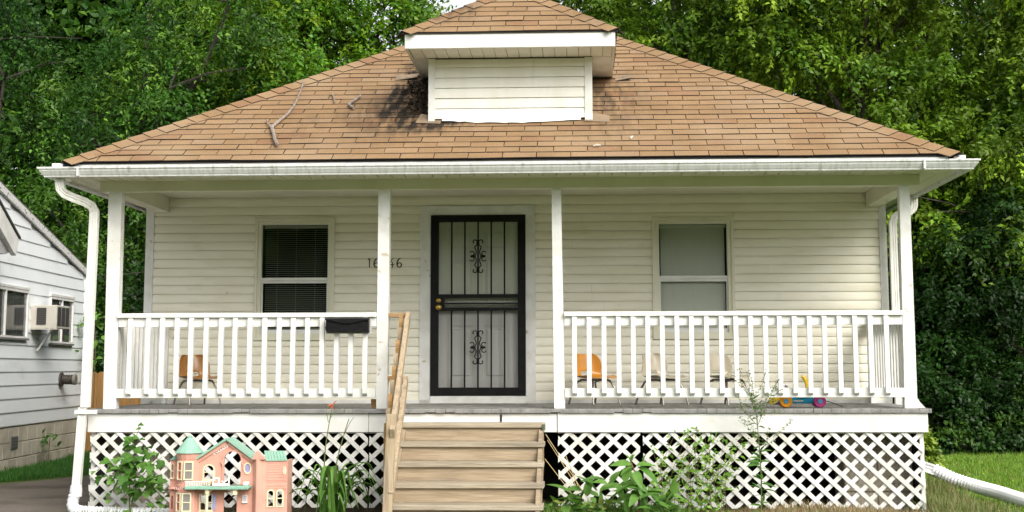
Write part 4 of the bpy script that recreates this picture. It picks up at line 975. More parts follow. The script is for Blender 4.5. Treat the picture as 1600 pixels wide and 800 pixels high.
# fence behind
fe = thing('wooden_fence', 'honey coloured wooden privacy fence between the two houses', 'fence', (-6.0, 9.0, GZ))
x = -7.1
while x < -4.6:
    h = .305+R.uniform(-.015, .015); MB().prism([(x, GZ), (x+.128, GZ), (x+.128, h-.03), (x+.10, h), (x+.03, h), (x, h-.03)], lambda p, t: (p[0], t, p[1]), 9.0+R.uniform(0, .006), 9.02).build('board', FENCEW, fe); x += .132
MB().box(-7.1, -4.6, 9.025, 9.06, -.55, -.46).build('fence_rail', FENCEW, fe)
MB().box(-7.1, -4.6, 9.025, 9.06, .02, .11).build('fence_rail', FENCEW, fe)

# ================================================================== DRAIN PIPES
def corrugated(mb, pts, r, pitch=.036, n=14):
    P = [Vector(p) for p in pts]; out_ = []; rr = []; d = 0
    step = pitch/3; carry = 0.0
    for i in range(len(P)-1):
        L_ = (P[i+1]-P[i]).length; q = carry
        while q < L_: out_.append(P[i].lerp(P[i+1], q/L_)); q += step
        carry = q-L_
    for i in range(len(out_)): rr.append(r*(1+(.10, .0, -.10)[i % 3]))
    mb.tube(out_, rr, n); return mb
def smooth_path(pts, n=6):
    P = [Vector(p) for p in pts]; o = []
    for i in range(len(P)-1):
        p0, p1, p2, p3 = P[max(i-1, 0)], P[i], P[i+1], P[min(i+2, len(P)-1)]
        for k in range(n):
            t = k/n; o.append(.5*((2*p1)+(p2-p0)*t+(2*p0-5*p1+4*p2-p3)*t*t+(3*p1-p0-3*p2+p3)*t**3))
    o.append(P[-1]); return o
dp = thing('drain_pipe', 'white corrugated drain elbow at the foot of the left front downspout', 'drain pipe', (-3.8, -.1, GZ), 'corrugated drain pipes')
corrugated(MB(), smooth_path([(-3.835, -.09, -.74), (-3.85, -.10, -.80), (-3.84, -.13, -.86), (-3.78, -.17, -.893), (-3.65, -.20, -.90), (-3.1, -.26, -.905), (-2.9, -.28, -.905)]), .05).build('pipe', CORR, dp, smooth=20)
MB().lathe([(.046, 0), (.054, .0), (.056, .05), (.05, .10), (.042, .10)], (-3.832, -.088, -.775), 'z', 14).build('collar', CORR, dp)
dp = thing('drain_pipe', 'long white corrugated drain pipe running across the lawn right of the porch', 'drain pipe', (4.5, 1.6, GZ), 'corrugated drain pipes')
corrugated(MB(), smooth_path([(4.22, 1.72, -.655), (4.38, 1.60, -.735), (4.55, 1.42, -.79), (4.70, 1.15, -.83), (4.80, .75, -.862), (4.95, .45, -.885), (5.25, .30, -.89), (5.7, .2, -.892), (6.3, .15, -.892)]), .062).build('pipe', CORR, dp, smooth=20)
spout('adapter', [(3.90, 1.75, -.54), (3.96, 1.76, -.565), (4.26, 1.70, -.665)], .10, .08, dp, CORR)

# ================================================================== FOLIAGE
def leaves(name, P, D, N, L_, W_, tint, parent=None, m=None, fold=.18):
    n = len(P); D = D/np.linalg.norm(D, axis=1)[:, None]; Sd = np.cross(D, N); Sd /= (np.linalg.norm(Sd, axis=1)[:, None]+1e-9); Nn = np.cross(Sd, D)
    L_ = np.broadcast_to(L_, n)[:, None]; W_ = np.broadcast_to(W_, n)[:, None]
    v = np.empty((n, 4, 3), np.float32)
    v[:, 0] = P; v[:, 1] = P+D*L_*.42+Sd*W_*.5+Nn*W_*fold; v[:, 2] = P+D*L_-Nn*L_*.12; v[:, 3] = P+D*L_*.42-Sd*W_*.5+Nn*W_*fold
    c = (v.reshape(-1, 3).min(0)+v.reshape(-1, 3).max(0))/2
    me = bpy.data.meshes.new(name); me.vertices.add(n*4); me.vertices.foreach_set('co', (v-c).reshape(-1).astype(np.float32))
    me.loops.add(n*4); me.loops.foreach_set('vertex_index', np.arange(n*4, dtype=np.int32)); me.polygons.add(n)
    me.polygons.foreach_set('loop_start', np.arange(0, n*4, 4, dtype=np.int32)); me.polygons.foreach_set('loop_total', np.full(n, 4, np.int32)); me.update(calc_edges=True)
    at = me.attributes.new('tint', 'FLOAT_COLOR', 'FACE'); col = np.ones((n, 4), np.float32); col[:, :3] = tint; at.data.foreach_set('color', col.reshape(-1))
    me.materials.append(m or LEAF)
    return link(name, me, Vector(c.tolist()), parent)
def unit(a): return a/(np.linalg.norm(a, axis=1)[:, None]+1e-9)
def palette(n, cols, wts, jit=.18):
    c = np.array(cols)[RN.choice(len(cols), n, p=np.array(wts)/sum(wts))]; return np.clip(c*(1+RN.randn(n, 1)*jit), .005, 1)
def spray_leaves(C, Out, m, slen, llen, lwid, droop, cols, wts, up_=.7, side=.9):
    """sprays: centre C, outward Out; m leaves alternate along each drooping axis"""
    n = len(C); ax = unit(Out*.7+RN.randn(n, 3)*.45+np.array([0, 0, -droop])); sd = unit(np.cross(ax, RN.randn(n, 3)*.5+np.array([0, 0, 1.])))
    t = (np.arange(m)+.5)/m; sl = slen*RN.uniform(.6, 1.3, n)
    P = C[:, None]+ax[:, None]*(t[None, :, None]*sl[:, None, None])+np.array([0, 0, -1.])*(t**2)[None, :, None]*(droop*.5*sl)[:, None, None]+RN.randn(n, m, 3)*slen*.07
    sg = np.where(np.arange(m) % 2 == 0, 1, -1)[None, :, None]
    D = ax[:, None]*.65+sd[:, None]*sg*side+RN.randn(n, m, 3)*.28+np.array([0, 0, -droop*.6])
    Nv = RN.randn(n, m, 3)*.42+np.array([0, -.22, up_])+Out[:, None]*.35
    base = (palette(n, cols, wts, .14) if wts is not None else cols*(1+RN.randn(n, 1)*.14))[:, None]*(1+RN.randn(n, m, 1)*.12)
    return P.reshape(-1, 3), D.reshape(-1, 3), Nv.reshape(-1, 3), llen*RN.uniform(.65, 1.25, n*m), lwid*RN.uniform(.7, 1.2, n*m), np.clip(base, .004, 1).reshape(-1, 3)
def tree_mesh(lobes, nspray, m, slen, llen, lwid, droop, cols, wts, shell=.55, per=30, clump=.235):
    lob = np.array([l[:3] for l in lobes]); rad = np.array([l[3:6] if len(l) > 4 else (l[3],)*3 for l in lobes]); wt = (rad.prod(1))**(2/3); wt /= wt.sum()
    # boughs: clumps of sprays spread over each lobe, gaps between them
    nc = max(6, nspray//per); ix = RN.choice(len(lobes), nc, p=wt); d = unit(RN.randn(nc, 3)); d[:, 2] = np.where(d[:, 2] < -.55, -d[:, 2], d[:, 2])
    r = RN.uniform(shell, 1.08, nc)[:, None]; CC = lob[ix]+d*rad[ix]*r
    tone = palette(nc, cols, wts, .24); k = RN.randint(0, nc, nspray)
    o = RN.randn(nspray, 3)*np.array([1, 1, .5])*(clump*(rad[ix].mean(1)[k]/1.2)[:, None]); o[:, 2] -= .35*(o[:, 0]**2+o[:, 1]**2)/clump
    out = unit(d[k]*.6+o/clump*.8)
    return spray_leaves(CC[k]+o, out, m, slen, llen, lwid, droop, tone[k], None)
DKG = [(.026, .078, .010), (.042, .115, .013), (.068, .16, .018), (.115, .22, .026)]
MDG = [(.06, .155, .012), (.10, .225, .016), (.16, .30, .02), (.25, .38, .03)]
XDG = [(.012, .040, .005), (.018, .055, .008), (.026, .075, .010), (.05, .11, .014)]
BXG = [(.058, .125, .010), (.095, .18, .012), (.145, .25, .018), (.23, .345, .03)]
def tree(label, base, lobes, nspray, m, slen, llen, lwid, droop, cols, wts, group='trees behind the house', trunk_r=.16, shell=.55, name='tree', cat='tree'):
    t = thing(name, label, cat, (base[0], base[1], GZ), group)
    tb = MB(); top = Vector((sum(l[0] for l in lobes)/len(lobes), sum(l[1] for l in lobes)/len(lobes), max(l[2] for l in lobes)))
    b = Vector((base[0], base[1], GZ)); mid = b.lerp(top, .35)+Vector((R.uniform(-.3, .3), R.uniform(-.2, .2), 0))
    P = smooth_path([b, mid, b.lerp(top, .7), top], 5); nP = len(P); tb.tube(P, [trunk_r*(1-.8*i/(nP-1)) for i in range(nP)], 9)
    t2 = MB()
    for l in lobes:
        c = Vector(l[:3]); s_ = P[min(nP-1, max(2, int(nP*max(.15, min(.85, (c.z-GZ-1.2)/(top.z-GZ)*.75)))))]
        pp = smooth_path([s_, s_.lerp(c, .5)+Vector((R.uniform(-.3, .3), R.uniform(-.2, .2), -.25)), c], 4)
        t2.tube(pp, [trunk_r*.42*(1-.75*i/(len(pp)-1)) for i in range(len(pp))], 6)
        for k in range(3):
            e = c+Vector((R.gauss(0, 1), R.gauss(0, 1), R.uniform(-.2, 1)))*(l[3]*.7); t2.tube([c, c.lerp(e, .5)+Vector((0, 0, .1)), e], [trunk_r*.12, trunk_r*.08, trunk_r*.03], 5)
    tb.build('trunk', BARK, t, smooth=True, fix=False); t2.build('limbs', BARK, t, smooth=True, fix=False)
    leaves('crown', *tree_mesh(lobes, nspray, m, slen, llen, lwid, droop, cols, wts, shell), parent=t)
    return t
def rl(n, x0, x1, y0, y1, z0, z1, r0, r1):
    return [(R.uniform(x0, x1), R.uniform(y0, y1), R.uniform(z0, z1), R.uniform(r0, r1)) for _ in range(n)]
# left: dark dense trees
tree('dark tall tree at the far left edge behind the neighbouring house', (-10.5, 13), rl(16, -13.5, -8.2, 11, 14.5, 1.5, 8.0, 1.1, 1.7), 5200, 12, .5, .105, .048, .35, [(.016, .052, .007), (.026, .08, .010), (.045, .12, .013), (.09, .18, .02)], (4, 4, 3, 1), trunk_r=.22)
tree('dark leafy tree between the neighbouring house and the tan roof', (-7.6, 13.2), rl(15, -9.4, -5.6, 12, 15, 1.0, 7.2, 1.0, 1.5), 5200, 12, .5, .10, .046, .35, DKG, (3, 4, 4, 2), trunk_r=.2)
tree('bright green tree rising over the left roof slope', (-4.9, 15.5), [(-5.2, 15, 5.2, 1.6), (-6.6, 15, 5.0, 1.3), (-4.0, 15, 5.4, 1.3), (-3.4, 15.2, 4.6, 1.2), (-5.0, 15, 6.9, 1.4), (-6.2, 15.4, 7.0, 1.3), (-3.9, 15.2, 6.7, 1.1), (-3.2, 15.4, 5.9, .9), (-4.6, 15.2, 4.0, 1.4), (-6.2, 14.6, 3.6, 1.3), (-5.2, 15.2, 8.2, 1.3), (-3.3, 15, 3.6, 1.1), (-3.0, 15.2, 5.0, .85), (-3.0, 15.1, 6.7, .8), (-2.8, 15.1, 5.9, .7), (-3.2, 15.2, 7.5, .9)], 6400, 12, .5, .125, .06, .25, MDG, (2, 4, 4, 3), trunk_r=.2)
tree('low dark shrub tree seen between the downspout and the left porch post', (-5.4, 10.6), rl(13, -7.0, -4.3, 9.9, 11.6, -.3, 2.8, .6, 1.0), 2600, 10, .4, .10, .052, .45, XDG, (3, 4, 4, 2), trunk_r=.1)
# right: box elders with drooping compound sprays
tree('box elder with drooping leaf clusters just right of the dormer', (2.6, 15), [(1.3, 15, 6.8, 1.1), (2.4, 14.6, 6.2, 1.2), (3.6, 14.5, 5.4, 1.3), (2.5, 15, 7.6, 1.2), (4.0, 14.5, 6.9, 1.3), (.6, 15.4, 7.4, .8), (1.6, 15, 5.4, 1.2), (3.0, 14.6, 4.3, 1.2), (4.4, 14.3, 4.2, 1.1), (1.0, 15.2, 8.3, 1.0), (3.2, 15, 8.6, 1.3)], 3800, 14, .42, .115, .056, .38, BXG, (2, 4, 4, 3), trunk_r=.18)
tree('large box elder with yellow green drooping sprays over the right roof slope', (5.6, 13.5), [(4.9, 13, 5.6, 1.3), (6.2, 12.8, 6.2, 1.3), (5.4, 13, 7.2, 1.4), (4.3, 13.2, 6.7, 1.1), (6.8, 12.6, 4.8, 1.3), (5.7, 12.6, 3.9, 1.3), (4.7, 13, 3.7, 1.1), (7.3, 12.6, 6.9, 1.2), (6.2, 13, 8.2, 1.4), (7.2, 12.4, 3.4, 1.2), (6.2, 12.6, 2.4, 1.2)], 4600, 14, .42, .115, .056, .38, BXG, (2, 4, 4, 3), trunk_r=.2)
tree('tall box elder at the right edge above the dark hedge', (8.6, 12.2), [(8.0, 11.6, 5.6, 1.3), (9.2, 11.6, 6.0, 1.3), (8.4, 11.6, 7.0, 1.3), (9.4, 11.4, 4.6, 1.2), (8.0, 11.4, 4.2, 1.2), (8.7, 11.2, 3.0, 1.2), (7.6, 11.4, 2.7, 1.1), (9.6, 11.4, 7.6, 1.2), (9.6, 11.2, 2.6, 1.1)], 4000, 14, .40, .105, .052, .36, BXG, (3, 4, 4, 2), trunk_r=.2)
tree('dark undergrowth tree standing right behind the house corner', (6.0, 11.6), rl(12, 4.9, 7.4, 11.2, 12.6, .2, 2.6, .7, 1.1), 3000, 12, .4, .10, .045, .5, XDG, (4, 4, 3, 1), trunk_r=.1)
tree('dark undergrowth tree at the right edge over the hedge', (8.2, 10.8), rl(12, 7.0, 9.8, 10.4, 11.8, .2, 2.6, .7, 1.1), 3000, 12, .4, .095, .045, .5, XDG, (4, 4, 3, 1), trunk_r=.1)
tree('dark rounded hedge shrub along the right side of the lawn', (7.2, 10.0), rl(28, 4.9, 10.6, 9.5, 10.3, -.85, .3, .45, .75)+[(x_, 9.6, -.55, .5) for x_ in (4.9, 5.5, 6.1, 6.7, 7.3, 7.9, 8.5)], 7000, 10, .22, .07, .045, .3, XDG, (3, 4, 3, 1), group='shrubs right of the house', trunk_r=.03, name='hedge_shrub', cat='shrub')
tree('small yellow green bush at the right corner of the porch', (4.25, 2.6), rl(7, 3.98, 4.25, 2.3, 2.7, -.70, -.36, .10, .15), 220, 8, .14, .055, .034, .2, [(.16, .26, .03), (.21, .29, .04), (.11, .20, .025)], (3, 3, 2), group='shrubs right of the house', trunk_r=.012, name='bush', cat='bush')
# far woods behind, reading as one dark mass
def woods(name, n, x0, x1, y0, y1, z0, z1, ll, ztop=None):
    P = np.stack([RN.uniform(x0, x1, n), RN.uniform(y0, y1, n), RN.uniform(z0, z1, n)], 1)
    return P, unit(RN.randn(n, 3)+np.array([0, 0, -.4])), RN.randn(n, 3)*.5+np.array([0, -.4, .7]), ll*RN.uniform(.6, 1.3, n), ll*.5*RN.uniform(.7, 1.2, n), palette(n, DKG, (4, 4, 3, 1))
A_ = [woods('a', 40000, -17, -2.6, 20, 23, GZ, 6.2, .30), woods('b', 46000, 1.2, 15, 20, 23, GZ, 9.0, .32), woods('c', 40000, -18, -5.6, 20, 23, 5.5, 10.5, .34)]
tag(leaves('woods', *[np.concatenate([a[i] for a in A_]) for i in range(6)]), 'dark wood closing the view behind the garden trees', 'woods', kind='stuff')
# far side of the street, behind the camera: seen only mirrored in the panes
a = woods('s', 22000, -45, 45, -44, -36, GZ, 6.5, 1.5); tag(leaves('treeline', *a), 'line of street trees mirrored in the window glass', 'treeline', kind='stuff')

# ---- grass
def grass(name, n, fx, fy, h0, h1, cols, wts, lean=.35, wd=.006, label=None, zf=None, keep=None):
    X = RN.uniform(*fx, n); Y = RN.uniform(*fy, n)
    if keep is not None:
        k = keep(X, Y); X, Y = X[k], Y[k]
    n = len(X); Z = np.full(n, GZ) if zf is None else zf(X, Y)
    cl = .75+.25*np.sin(X*3.1+1.7*np.sin(Y*1.3))*np.sin(Y*2.3+X)
    D = RN.randn(n, 3)*lean+np.array([0, 0, 1.]); Nv = RN.randn(n, 3)*.6+np.array([0, -1., .3])
    return tag(leaves(name, np.stack([X, Y, Z], 1), D, Nv, RN.uniform(h0, h1, n)*cl, wd*RN.uniform(.7, 1.4, n), palette(n, cols, wts), fold=.1), label, 'grass', kind='stuff')
GR = [(.09, .20, .014), (.14, .27, .020), (.20, .32, .03), (.30, .29, .09)]
grass('lawn_grass', 110000, (3.9, 11), (-2.5, 11), .05, .12, GR, (3, 4, 3, .7), .45, .007, 'sunlit lawn grass right of the porch')
grass('lawn_grass', 45000, (-6.9, -4.9), (3.4, 11), .07, .16, [(.03, .11, .014), (.045, .145, .02), (.06, .17, .026)], (3, 4, 2), .4, .007, 'dark green grass strip beside the concrete driveway', keep=lambda X, Y: Y > 3.3+(X+6.1)*1.95+.35)
grass('dry_grass', 14000, (1.5, 3.95), (-1.3, -.12), .05, .17, [(.30, .22, .11), (.22, .16, .08), (.14, .16, .05), (.36, .29, .16)], (3, 3, 1.6, 2), .9, .007, 'dry tan grass heaped along the foot of the right lattice', zf=lambda X, Y: GZ+.04*np.sin(np.clip((X-1.5)/2.4, 0, 1)*3.14))
grass('weedy_grass', 9000, (.4, 1.6), (-1.3, -.1), .08, .26, [(.06, .14, .02), (.10, .19, .03), (.14, .22, .05)], (3, 3, 2), .6, .009, 'tangled green grass beside the bottom step')
grass('weedy_grass', 6000, (-3.9, -.9), (-1.3, -.1), .04, .13, [(.06, .14, .02), (.09, .17, .03), (.15, .13, .06)], (3, 3, 2), .6, .008, 'thin grass along the foot of the left lattice')
grass('weedy_grass', 5000, (3.75, 4.35), (-1.0, 2.2), .10, .32, [(.10, .16, .03), (.17, .19, .06), (.26, .22, .10)], (3, 3, 2), .4, .008, 'tall weedy grass at the right corner of the porch')

# ---- individual leaf plants
def leaf_data(name, ln, wd, m, curl=.25, lobed=False):
    n = 7; vs = []; fs = []
    for i in range(n):
        t = i/(n-1); w_ = wd*.5*(math.sin(math.pi*min(1, t**.75))**.8)*(1 if not lobed else (1+.35*math.cos(t*14)))
        if i in (0, n-1): w_ = wd*.02
        z = -curl*ln*t*t; vs += [(-w_, ln*t, z+w_*.35), (0, ln*t, z), (w_, ln*t, z+w_*.35)]
    for i in range(n-1):
        for k in (0, 1): fs.append((i*3+k, i*3+k+1, i*3+k+4, i*3+k+3))
    mb = MB().add(vs, fs); me = mb.mesh(name, m, fix=False); me.polygons.foreach_set('use_smooth', [True]*len(me.polygons)); return me
def put_leaf(me, p, d, parent, nrm=None, sc=1, name='leaf'):
    d = Vector(d).normalized(); nn = Vector(nrm or (R.gauss(0, .4), -.35+R.gauss(0, .3), 1)); x = d.cross(nn).normalized(); z = x.cross(d)
    o = bpy.data.objects.new(name, me); COL.objects.link(o); o.parent = parent
    o.matrix_basis = Matrix.Translation(Vector(p)-WPOS[parent.name]) @ Matrix((x, d, z)).transposed().to_4x4() @ Matrix.Scale(sc, 4); return o
def stem(t, pts, r0, r1, m=STEMG):
    P = smooth_path(pts, 4); MB().tube(P, [r0+(r1-r0)*i/(len(P)-1) for i in range(len(P))], 6).build('stem', m, t, fix=False); return P

# vine sapling on the left lattice
vt = thing('sapling', 'leafy green sapling growing up the left end of the lattice', 'plant', (-3.27, -.30, GZ))
lobed = [leaf_data('leaf', .10, .095, LF1, .3, True), leaf_data('leaf', .09, .08, LF3, .3, True), leaf_data('leaf', .08, .075, LF2, .25, True)]
for pts in ([(-3.27, -.30, GZ), (-3.28, -.30, -.6), (-3.30, -.28, -.42), (-3.28, -.22, -.28), (-3.23, -.16, -.14)], [(-3.27, -.30, GZ), (-3.22, -.32, -.68), (-3.10, -.32, -.5), (-2.98, -.28, -.40)], [(-3.28, -.30, -.75), (-3.36, -.33, -.55), (-3.45, -.34, -.42)], [(-3.26, -.3, -.8), (-3.10, -.36, -.68), (-3.02, -.36, -.64)]):
    P = stem(vt, pts, .006, .002)
    for i, p in enumerate(P[4:]):
        for _ in range(2 if i < len(P)-8 else 1): put_leaf(R.choice(lobed), p+Vector((R.gauss(0, .03), R.gauss(-.02, .02), R.gauss(0, .03))), (R.gauss(0, .8), R.gauss(-.5, .4), R.gauss(-.1, .5)), vt, sc=R.uniform(.6, 1.15))
for k in range(80):
    c = (R.gauss(-3.23, .12), R.gauss(-.36, .06), R.gauss(-.58, .10)); put_leaf(R.choice(lobed), c, (R.gauss(0, .8), R.gauss(-.5, .4), R.gauss(-.15, .5)), vt, sc=R.uniform(.7, 1.25))
sp = thing('seedling', 'small green seedling beside the left wall of the dollhouse', 'plant', (-2.92, -.5, GZ))
for k in range(12):
    put_leaf(R.choice(lobed), (R.gauss(-2.93, .05), R.gauss(-.5, .04), R.uniform(-.9, -.66)), (R.gauss(0, .8), R.gauss(-.5, .4), R.uniform(-.2, .7)), sp, sc=R.uniform(.5, .9))
# daylily clump
dl = thing('daylily_clump', 'clump of arching strap leaves with two tall flower stalks left of the steps', 'plant', (-1.42, -.55, GZ))
for k in range(52):
    a = R.uniform(0, 6.28); rr = R.uniform(.25, .52); h = R.uniform(.24, .50); bx, by = -1.42+R.gauss(0, .05), -.58+R.gauss(0, .05)
    ex, ey = bx+rr*math.cos(a), by+.55*rr*math.sin(a)
    if ex < -1.86: ex = -1.86+R.uniform(0, .1)
    tipz = GZ+h*R.uniform(.1, .75); P = smooth_path([(bx, by, GZ), (bx+(ex-bx)*.30, by+(ey-by)*.3, GZ+h*.85), (bx+(ex-bx)*.68, by+(ey-by)*.68, GZ+h), (ex, ey, tipz)], 5)
    d = Vector((ex-bx, ey-by, 0)).normalized(); sdv = Vector((-d.y, d.x, 0)); n = len(P); wv = R.uniform(.012, .020); vs = []
    for i, p in enumerate(P):
        w_ = wv*(1-(i/(n-1))**3)*.98+.001; vs += [p-sdv*w_+Vector((0, 0, w_*.6)), p, p+sdv*w_+Vector((0, 0, w_*.6))]
    MB().add(vs, [(i*3+q, i*3+q+1, i*3+q+4, i*3+q+3) for i in range(n-1) for q in (0, 1)]).build('leaf', R.choice((LF1, LF1, LF2, LF2)), dl, fix=False, smooth=80)
P = stem(dl, [(-1.50, -.55, -.85), (-1.505, -.52, -.4), (-1.475, -.5, -.12), (-1.445, -.5, .05)], .006, .003); stem(dl, [(-1.478, -.5, -.14), (-1.45, -.5, -.04), (-1.36, -.5, .03)], .003, .002)
stem(dl, [(-1.48, -.5, -.1), (-1.50, -.5, .0), (-1.50, -.5, .05)], .003, .002)
P = stem(dl, [(-1.44, -.55, -.85), (-1.40, -.52, -.45), (-1.34, -.5, -.2), (-1.30, -.5, -.07)], .006, .003); stem(dl, [(-1.345, -.5, -.22), (-1.30, -.5, -.12), (-1.26, -.5, -.06)], .003, .002)
for q in range(4): put_leaf(leaf_data('petal', .05, .022, FLOWER, .4), (-1.44, -.5, .05), (R.gauss(0, .5), -.3, R.gauss(-.1, .5)), dl, name='petal')
# broad-leaf weed
pk = thing('broadleaf_weed', 'broad leaved weed with large oval leaves right of the steps', 'plant', (1.18, -.62, GZ))
big = [leaf_data('leaf', .21, .095, LF2, .3), leaf_data('leaf', .24, .10, LF1, .35), leaf_data('leaf', .17, .08, LF2, .25)]
P = stem(pk, [(1.20, -.62, GZ), (1.20, -.62, -.72), (1.18, -.62, -.55), (1.13, -.62, -.42)], .011, .005, mat('reddish_stem', (.20, .09, .06), .5))
for (p, d, k, s_) in (((1.14, -.63, -.45), (-.9, -.2, .15), 0, 1), ((1.15, -.63, -.47), (-.7, -.5, -.2), 0, .8), ((1.17, -.65, -.50), (.25, -.6, -.6), 0, .95), ((1.18, -.64, -.46), (.9, -.1, .2), 0, .9), ((1.19, -.64, -.47), (1, -.3, -.45), 1, 1.15), ((1.20, -.65, -.60), (.35, -.5, -.7), 1, .95), ((1.17, -.65, -.62), (-.9, -.4, -.12), 1, 1.2), ((1.20, -.64, -.66), (.9, -.4, -.2), 1, 1.1), ((1.19, -.66, -.7), (-.4, -.8, -.3), 0, .9), ((1.13, -.62, -.42), (-.35, -.3, .8), 2, .5), ((1.13, -.62, -.42), (.4, -.3, .8), 2, .5), ((1.14, -.62, -.43), (.1, .3, .9), 2, .55), ((1.24, -.6, -.43), (.2, 0, .9), 2, .5)):
    put_leaf(big[k], p, d, pk, sc=s_*.85)
pk2 = thing('broadleaf_weed', 'low broad leaved weed cluster left of the tall broad leaved weed', 'plant', (.85, -.66, GZ))
for k in range(90):
    xx = R.uniform(.5, 1.55); c = (xx, R.gauss(-.62, .09), R.uniform(-.92, -.70+.16*math.exp(-((xx-.95)/.25)**2))); put_leaf(R.choice(big), c, (R.gauss(0, .8), R.gauss(-.4, .4), R.uniform(-.2, .9)), pk2, sc=R.uniform(.5, .95))
pk3 = thing('clover_patch', 'yellow green clover like weeds at the bottom right of the steps', 'plant', (.58, -.66, GZ))
clv = [leaf_data('leaf', .07, .06, LF4, .2), leaf_data('leaf', .06, .05, LF2, .2)]
for k in range(70): put_leaf(R.choice(clv), (R.uniform(.42, .95), R.gauss(-.66, .08), R.uniform(-.92, -.76)), (R.gauss(0, .8), R.gauss(-.4, .4), R.uniform(-.1, .8)), pk3, sc=R.uniform(.6, 1.1))
# dry straws against the gap
ss = thing('straw_stalk', 'dry yellow straw stalks leaning beside the steps', 'plant', (.6, -.4, GZ))
for a, b in (((.405, -.32, -.21), (.80, -.5, -.80)), ((.42, -.32, -.26), (.72, -.5, -.72)), ((.395, -.32, -.42), (.66, -.5, -.74)), ((.58, -.3, -.40), (.74, -.5, -.80))):
    MB().tube([a, ((a[0]+b[0])/2+.012, (a[1]+b[1])/2, (a[2]+b[2])/2-.015), b], .003, 5).build('stalk', STRAW, ss)
# small-leaved bushy weeds
bw = thing('bushy_weed', 'wiry small leaved weed climbing the right lattice', 'plant', (1.7, -.35, GZ))
Ps, Ds = [], []; st_ = MB()
for k in range(24):
    x0 = R.uniform(1.35, 2.02); top = R.uniform(-.50, -.10)-.28*abs(x0-1.62); xt = x0+R.gauss(.02, .10)
    P = smooth_path([(x0, R.uniform(-.45, -.2), GZ), (x0+R.gauss(0, .04), R.uniform(-.4, -.2), (GZ+top)/2), (xt, R.uniform(-.4, -.12), top)], 7)
    st_.tube(P, [.003-.002*i/(len(P)-1) for i in range(len(P))], 4)
    for p in P[2:]:
        for _ in range(2): Ps.append(p+Vector((R.gauss(0, .035), R.gauss(0, .03), R.gauss(0, .03)))); Ds.append((R.gauss(0, 1), R.gauss(-.3, .5), R.gauss(-.1, .5)))
st_.build('stems', STEMB, bw, fix=False); n = len(Ps)
leaves('foliage', np.array(Ps), np.array(Ds), RN.randn(n, 3)*.4+np.array([0, -.4, .8]), .055*RN.uniform(.6, 1.3, n), .026*RN.uniform(.7, 1.3, n), palette(n, [(.17, .33, .04), (.12, .26, .03), (.24, .38, .07)], (3, 3, 2)), parent=bw)
# tall thin weed
tw = thing('tall_weed', 'tall thin flowering weed rising past the deck edge beside the toy car', 'plant', (2.24, -.40, GZ))
lan = [leaf_data('leaf', .15, .042, LF3, .25), leaf_data('leaf', .12, .034, LF1, .25)]
P = stem(tw, [(2.25, -.40, GZ), (2.26, -.40, -.6), (2.25, -.38, -.3), (2.23, -.36, .0), (2.20, -.34, .10)], .007, .002)
for i, p in enumerate(P):
    for _ in range(5 if i < 8 else 2): put_leaf(R.choice(lan), p+Vector((0, 0, R.uniform(-.03, .03))), (R.gauss(0, 1), R.gauss(-.4, .5), R.uniform(-.2, .5)), tw, sc=R.uniform(.6, 1.15)*(1-.55*i/len(P)))
tws = MB(); Ps, Ds = [], []
for k in range(22):
    b = P[R.randrange(6, len(P))]; d = Vector((R.gauss(0, .14), R.gauss(-.02, .05), R.uniform(.12, .30))); e = b+d
    if k < 8: e = Vector((R.uniform(1.95, 2.45), -.38, R.uniform(-.05, .24)))
    q = smooth_path([b, b.lerp(e, .5)+Vector((R.gauss(0, .02), 0, .01)), e], 5); tws.tube(q, .0016, 4)
    for p in q[3:]:
        for _ in range(3): Ps.append(p+Vector((R.gauss(0, .012), R.gauss(0, .01), R.gauss(0, .012)))); Ds.append((R.gauss(0, 1), R.gauss(-.2, .5), R.gauss(.3, .5)))
tws.build('twigs', STEMG, tw, fix=False); n = len(Ps)
leaves('seed_heads', np.array(Ps), np.array(Ds), RN.randn(n, 3)*.4+np.array([0, -.4, .8]), .024*RN.uniform(.6, 1.4, n), .011*RN.uniform(.7, 1.3, n), palette(n, [(.12, .17, .06), (.09, .14, .04), (.22, .24, .13)], (3, 3, 2)), parent=tw).__setitem__('kind', 'stuff')
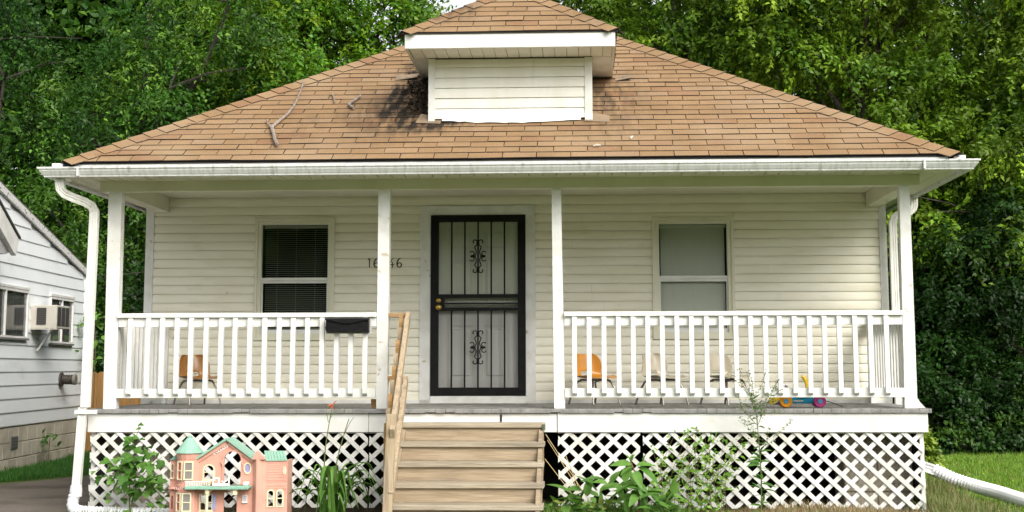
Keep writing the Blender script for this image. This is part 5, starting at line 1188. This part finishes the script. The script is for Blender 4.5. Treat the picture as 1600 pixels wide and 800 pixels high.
# weed at the neighbouring foundation, creeper at its corner
nwd = thing('foundation_weed', 'little weed growing against the neighbouring concrete block base', 'plant', (-6.40, 6.3, GZ))
for k in range(14): put_leaf(R.choice(lan), (R.gauss(-6.40, .10), R.gauss(6.25, .08), R.uniform(-.68, -.50)), (R.gauss(0, .9), R.gauss(-.3, .4), R.uniform(-.3, .6)), nwd, sc=R.uniform(.8, 1.4))
stem(nwd, [(-6.42, 6.25, GZ), (-6.41, 6.25, -.75), (-6.40, 6.25, -.55)], .008, .004, STEMB)
cr = thing('creeper', 'green creeper hanging at the corner of the neighbouring house by the downspout', 'plant', (-6.45, 8.0, -.2))
crl = [leaf_data('leaf', .16, .12, LF2, .3), leaf_data('leaf', .14, .10, LF1, .3)]
for k in range(26): put_leaf(R.choice(crl), (R.gauss(-6.40, .08), R.gauss(7.95, .1), R.uniform(.45, 1.22)), (R.gauss(-.2, .7), R.gauss(-.5, .4), R.gauss(-.3, .5)), cr, sc=R.uniform(.6, 1.2))
P = stem(cr, [(-6.45, 8.1, -.3), (-6.43, 8.05, .5), (-6.42, 8.0, 1.2)], .01, .004, STEMB)
# leaf litter caught in the corner between roof and dormer
Ps, Ds = [], []
for k in range(420):
    y = R.uniform(.42, 1.25); x = -.73-abs(R.gauss(0, .10))*(1+.5*(y-.4)); Ps.append((x, y, dz0(y)+.022+abs(R.gauss(0, .02)))); Ds.append((R.gauss(0, 1), R.gauss(-.3, .7), R.gauss(.2, .5)))
n = len(Ps)
tag(leaves('leaf_litter', np.array(Ps), np.array(Ds), RN.randn(n, 3)+np.array([0, -.4, .8]), .06*RN.uniform(.5, 1.5, n), .02*RN.uniform(.5, 1.5, n), palette(n, [(.035, .026, .018), (.06, .04, .024), (.16, .11, .06)], (5, 3, .6))), 'dark dead leaves caught beside the dormer cheek', 'leaf litter', kind='stuff')

for lab, px, py, a_ in (('pale bark chip lying on the right roof slope below the dormer', 1.195, -.117, 1.2), ('pale bark chip lying flat on the roof close to the gutter right of the dormer', .879, -.281, .15)):
    d_ = Vector((math.cos(a_), math.sin(a_)*CT, math.sin(a_)*ST))*.035; p_ = Vector((px, py, dz0(py)+.026)); mb = MB(); mb.tube([p_-d_, p_+Vector((0, 0, .006)), p_+d_], [.007, .012, .005], 6)
    tag(mb.build('bark_chip', mat('pale_bark_chip', (.50, .46, .40), .8), None), lab, 'bark chip')
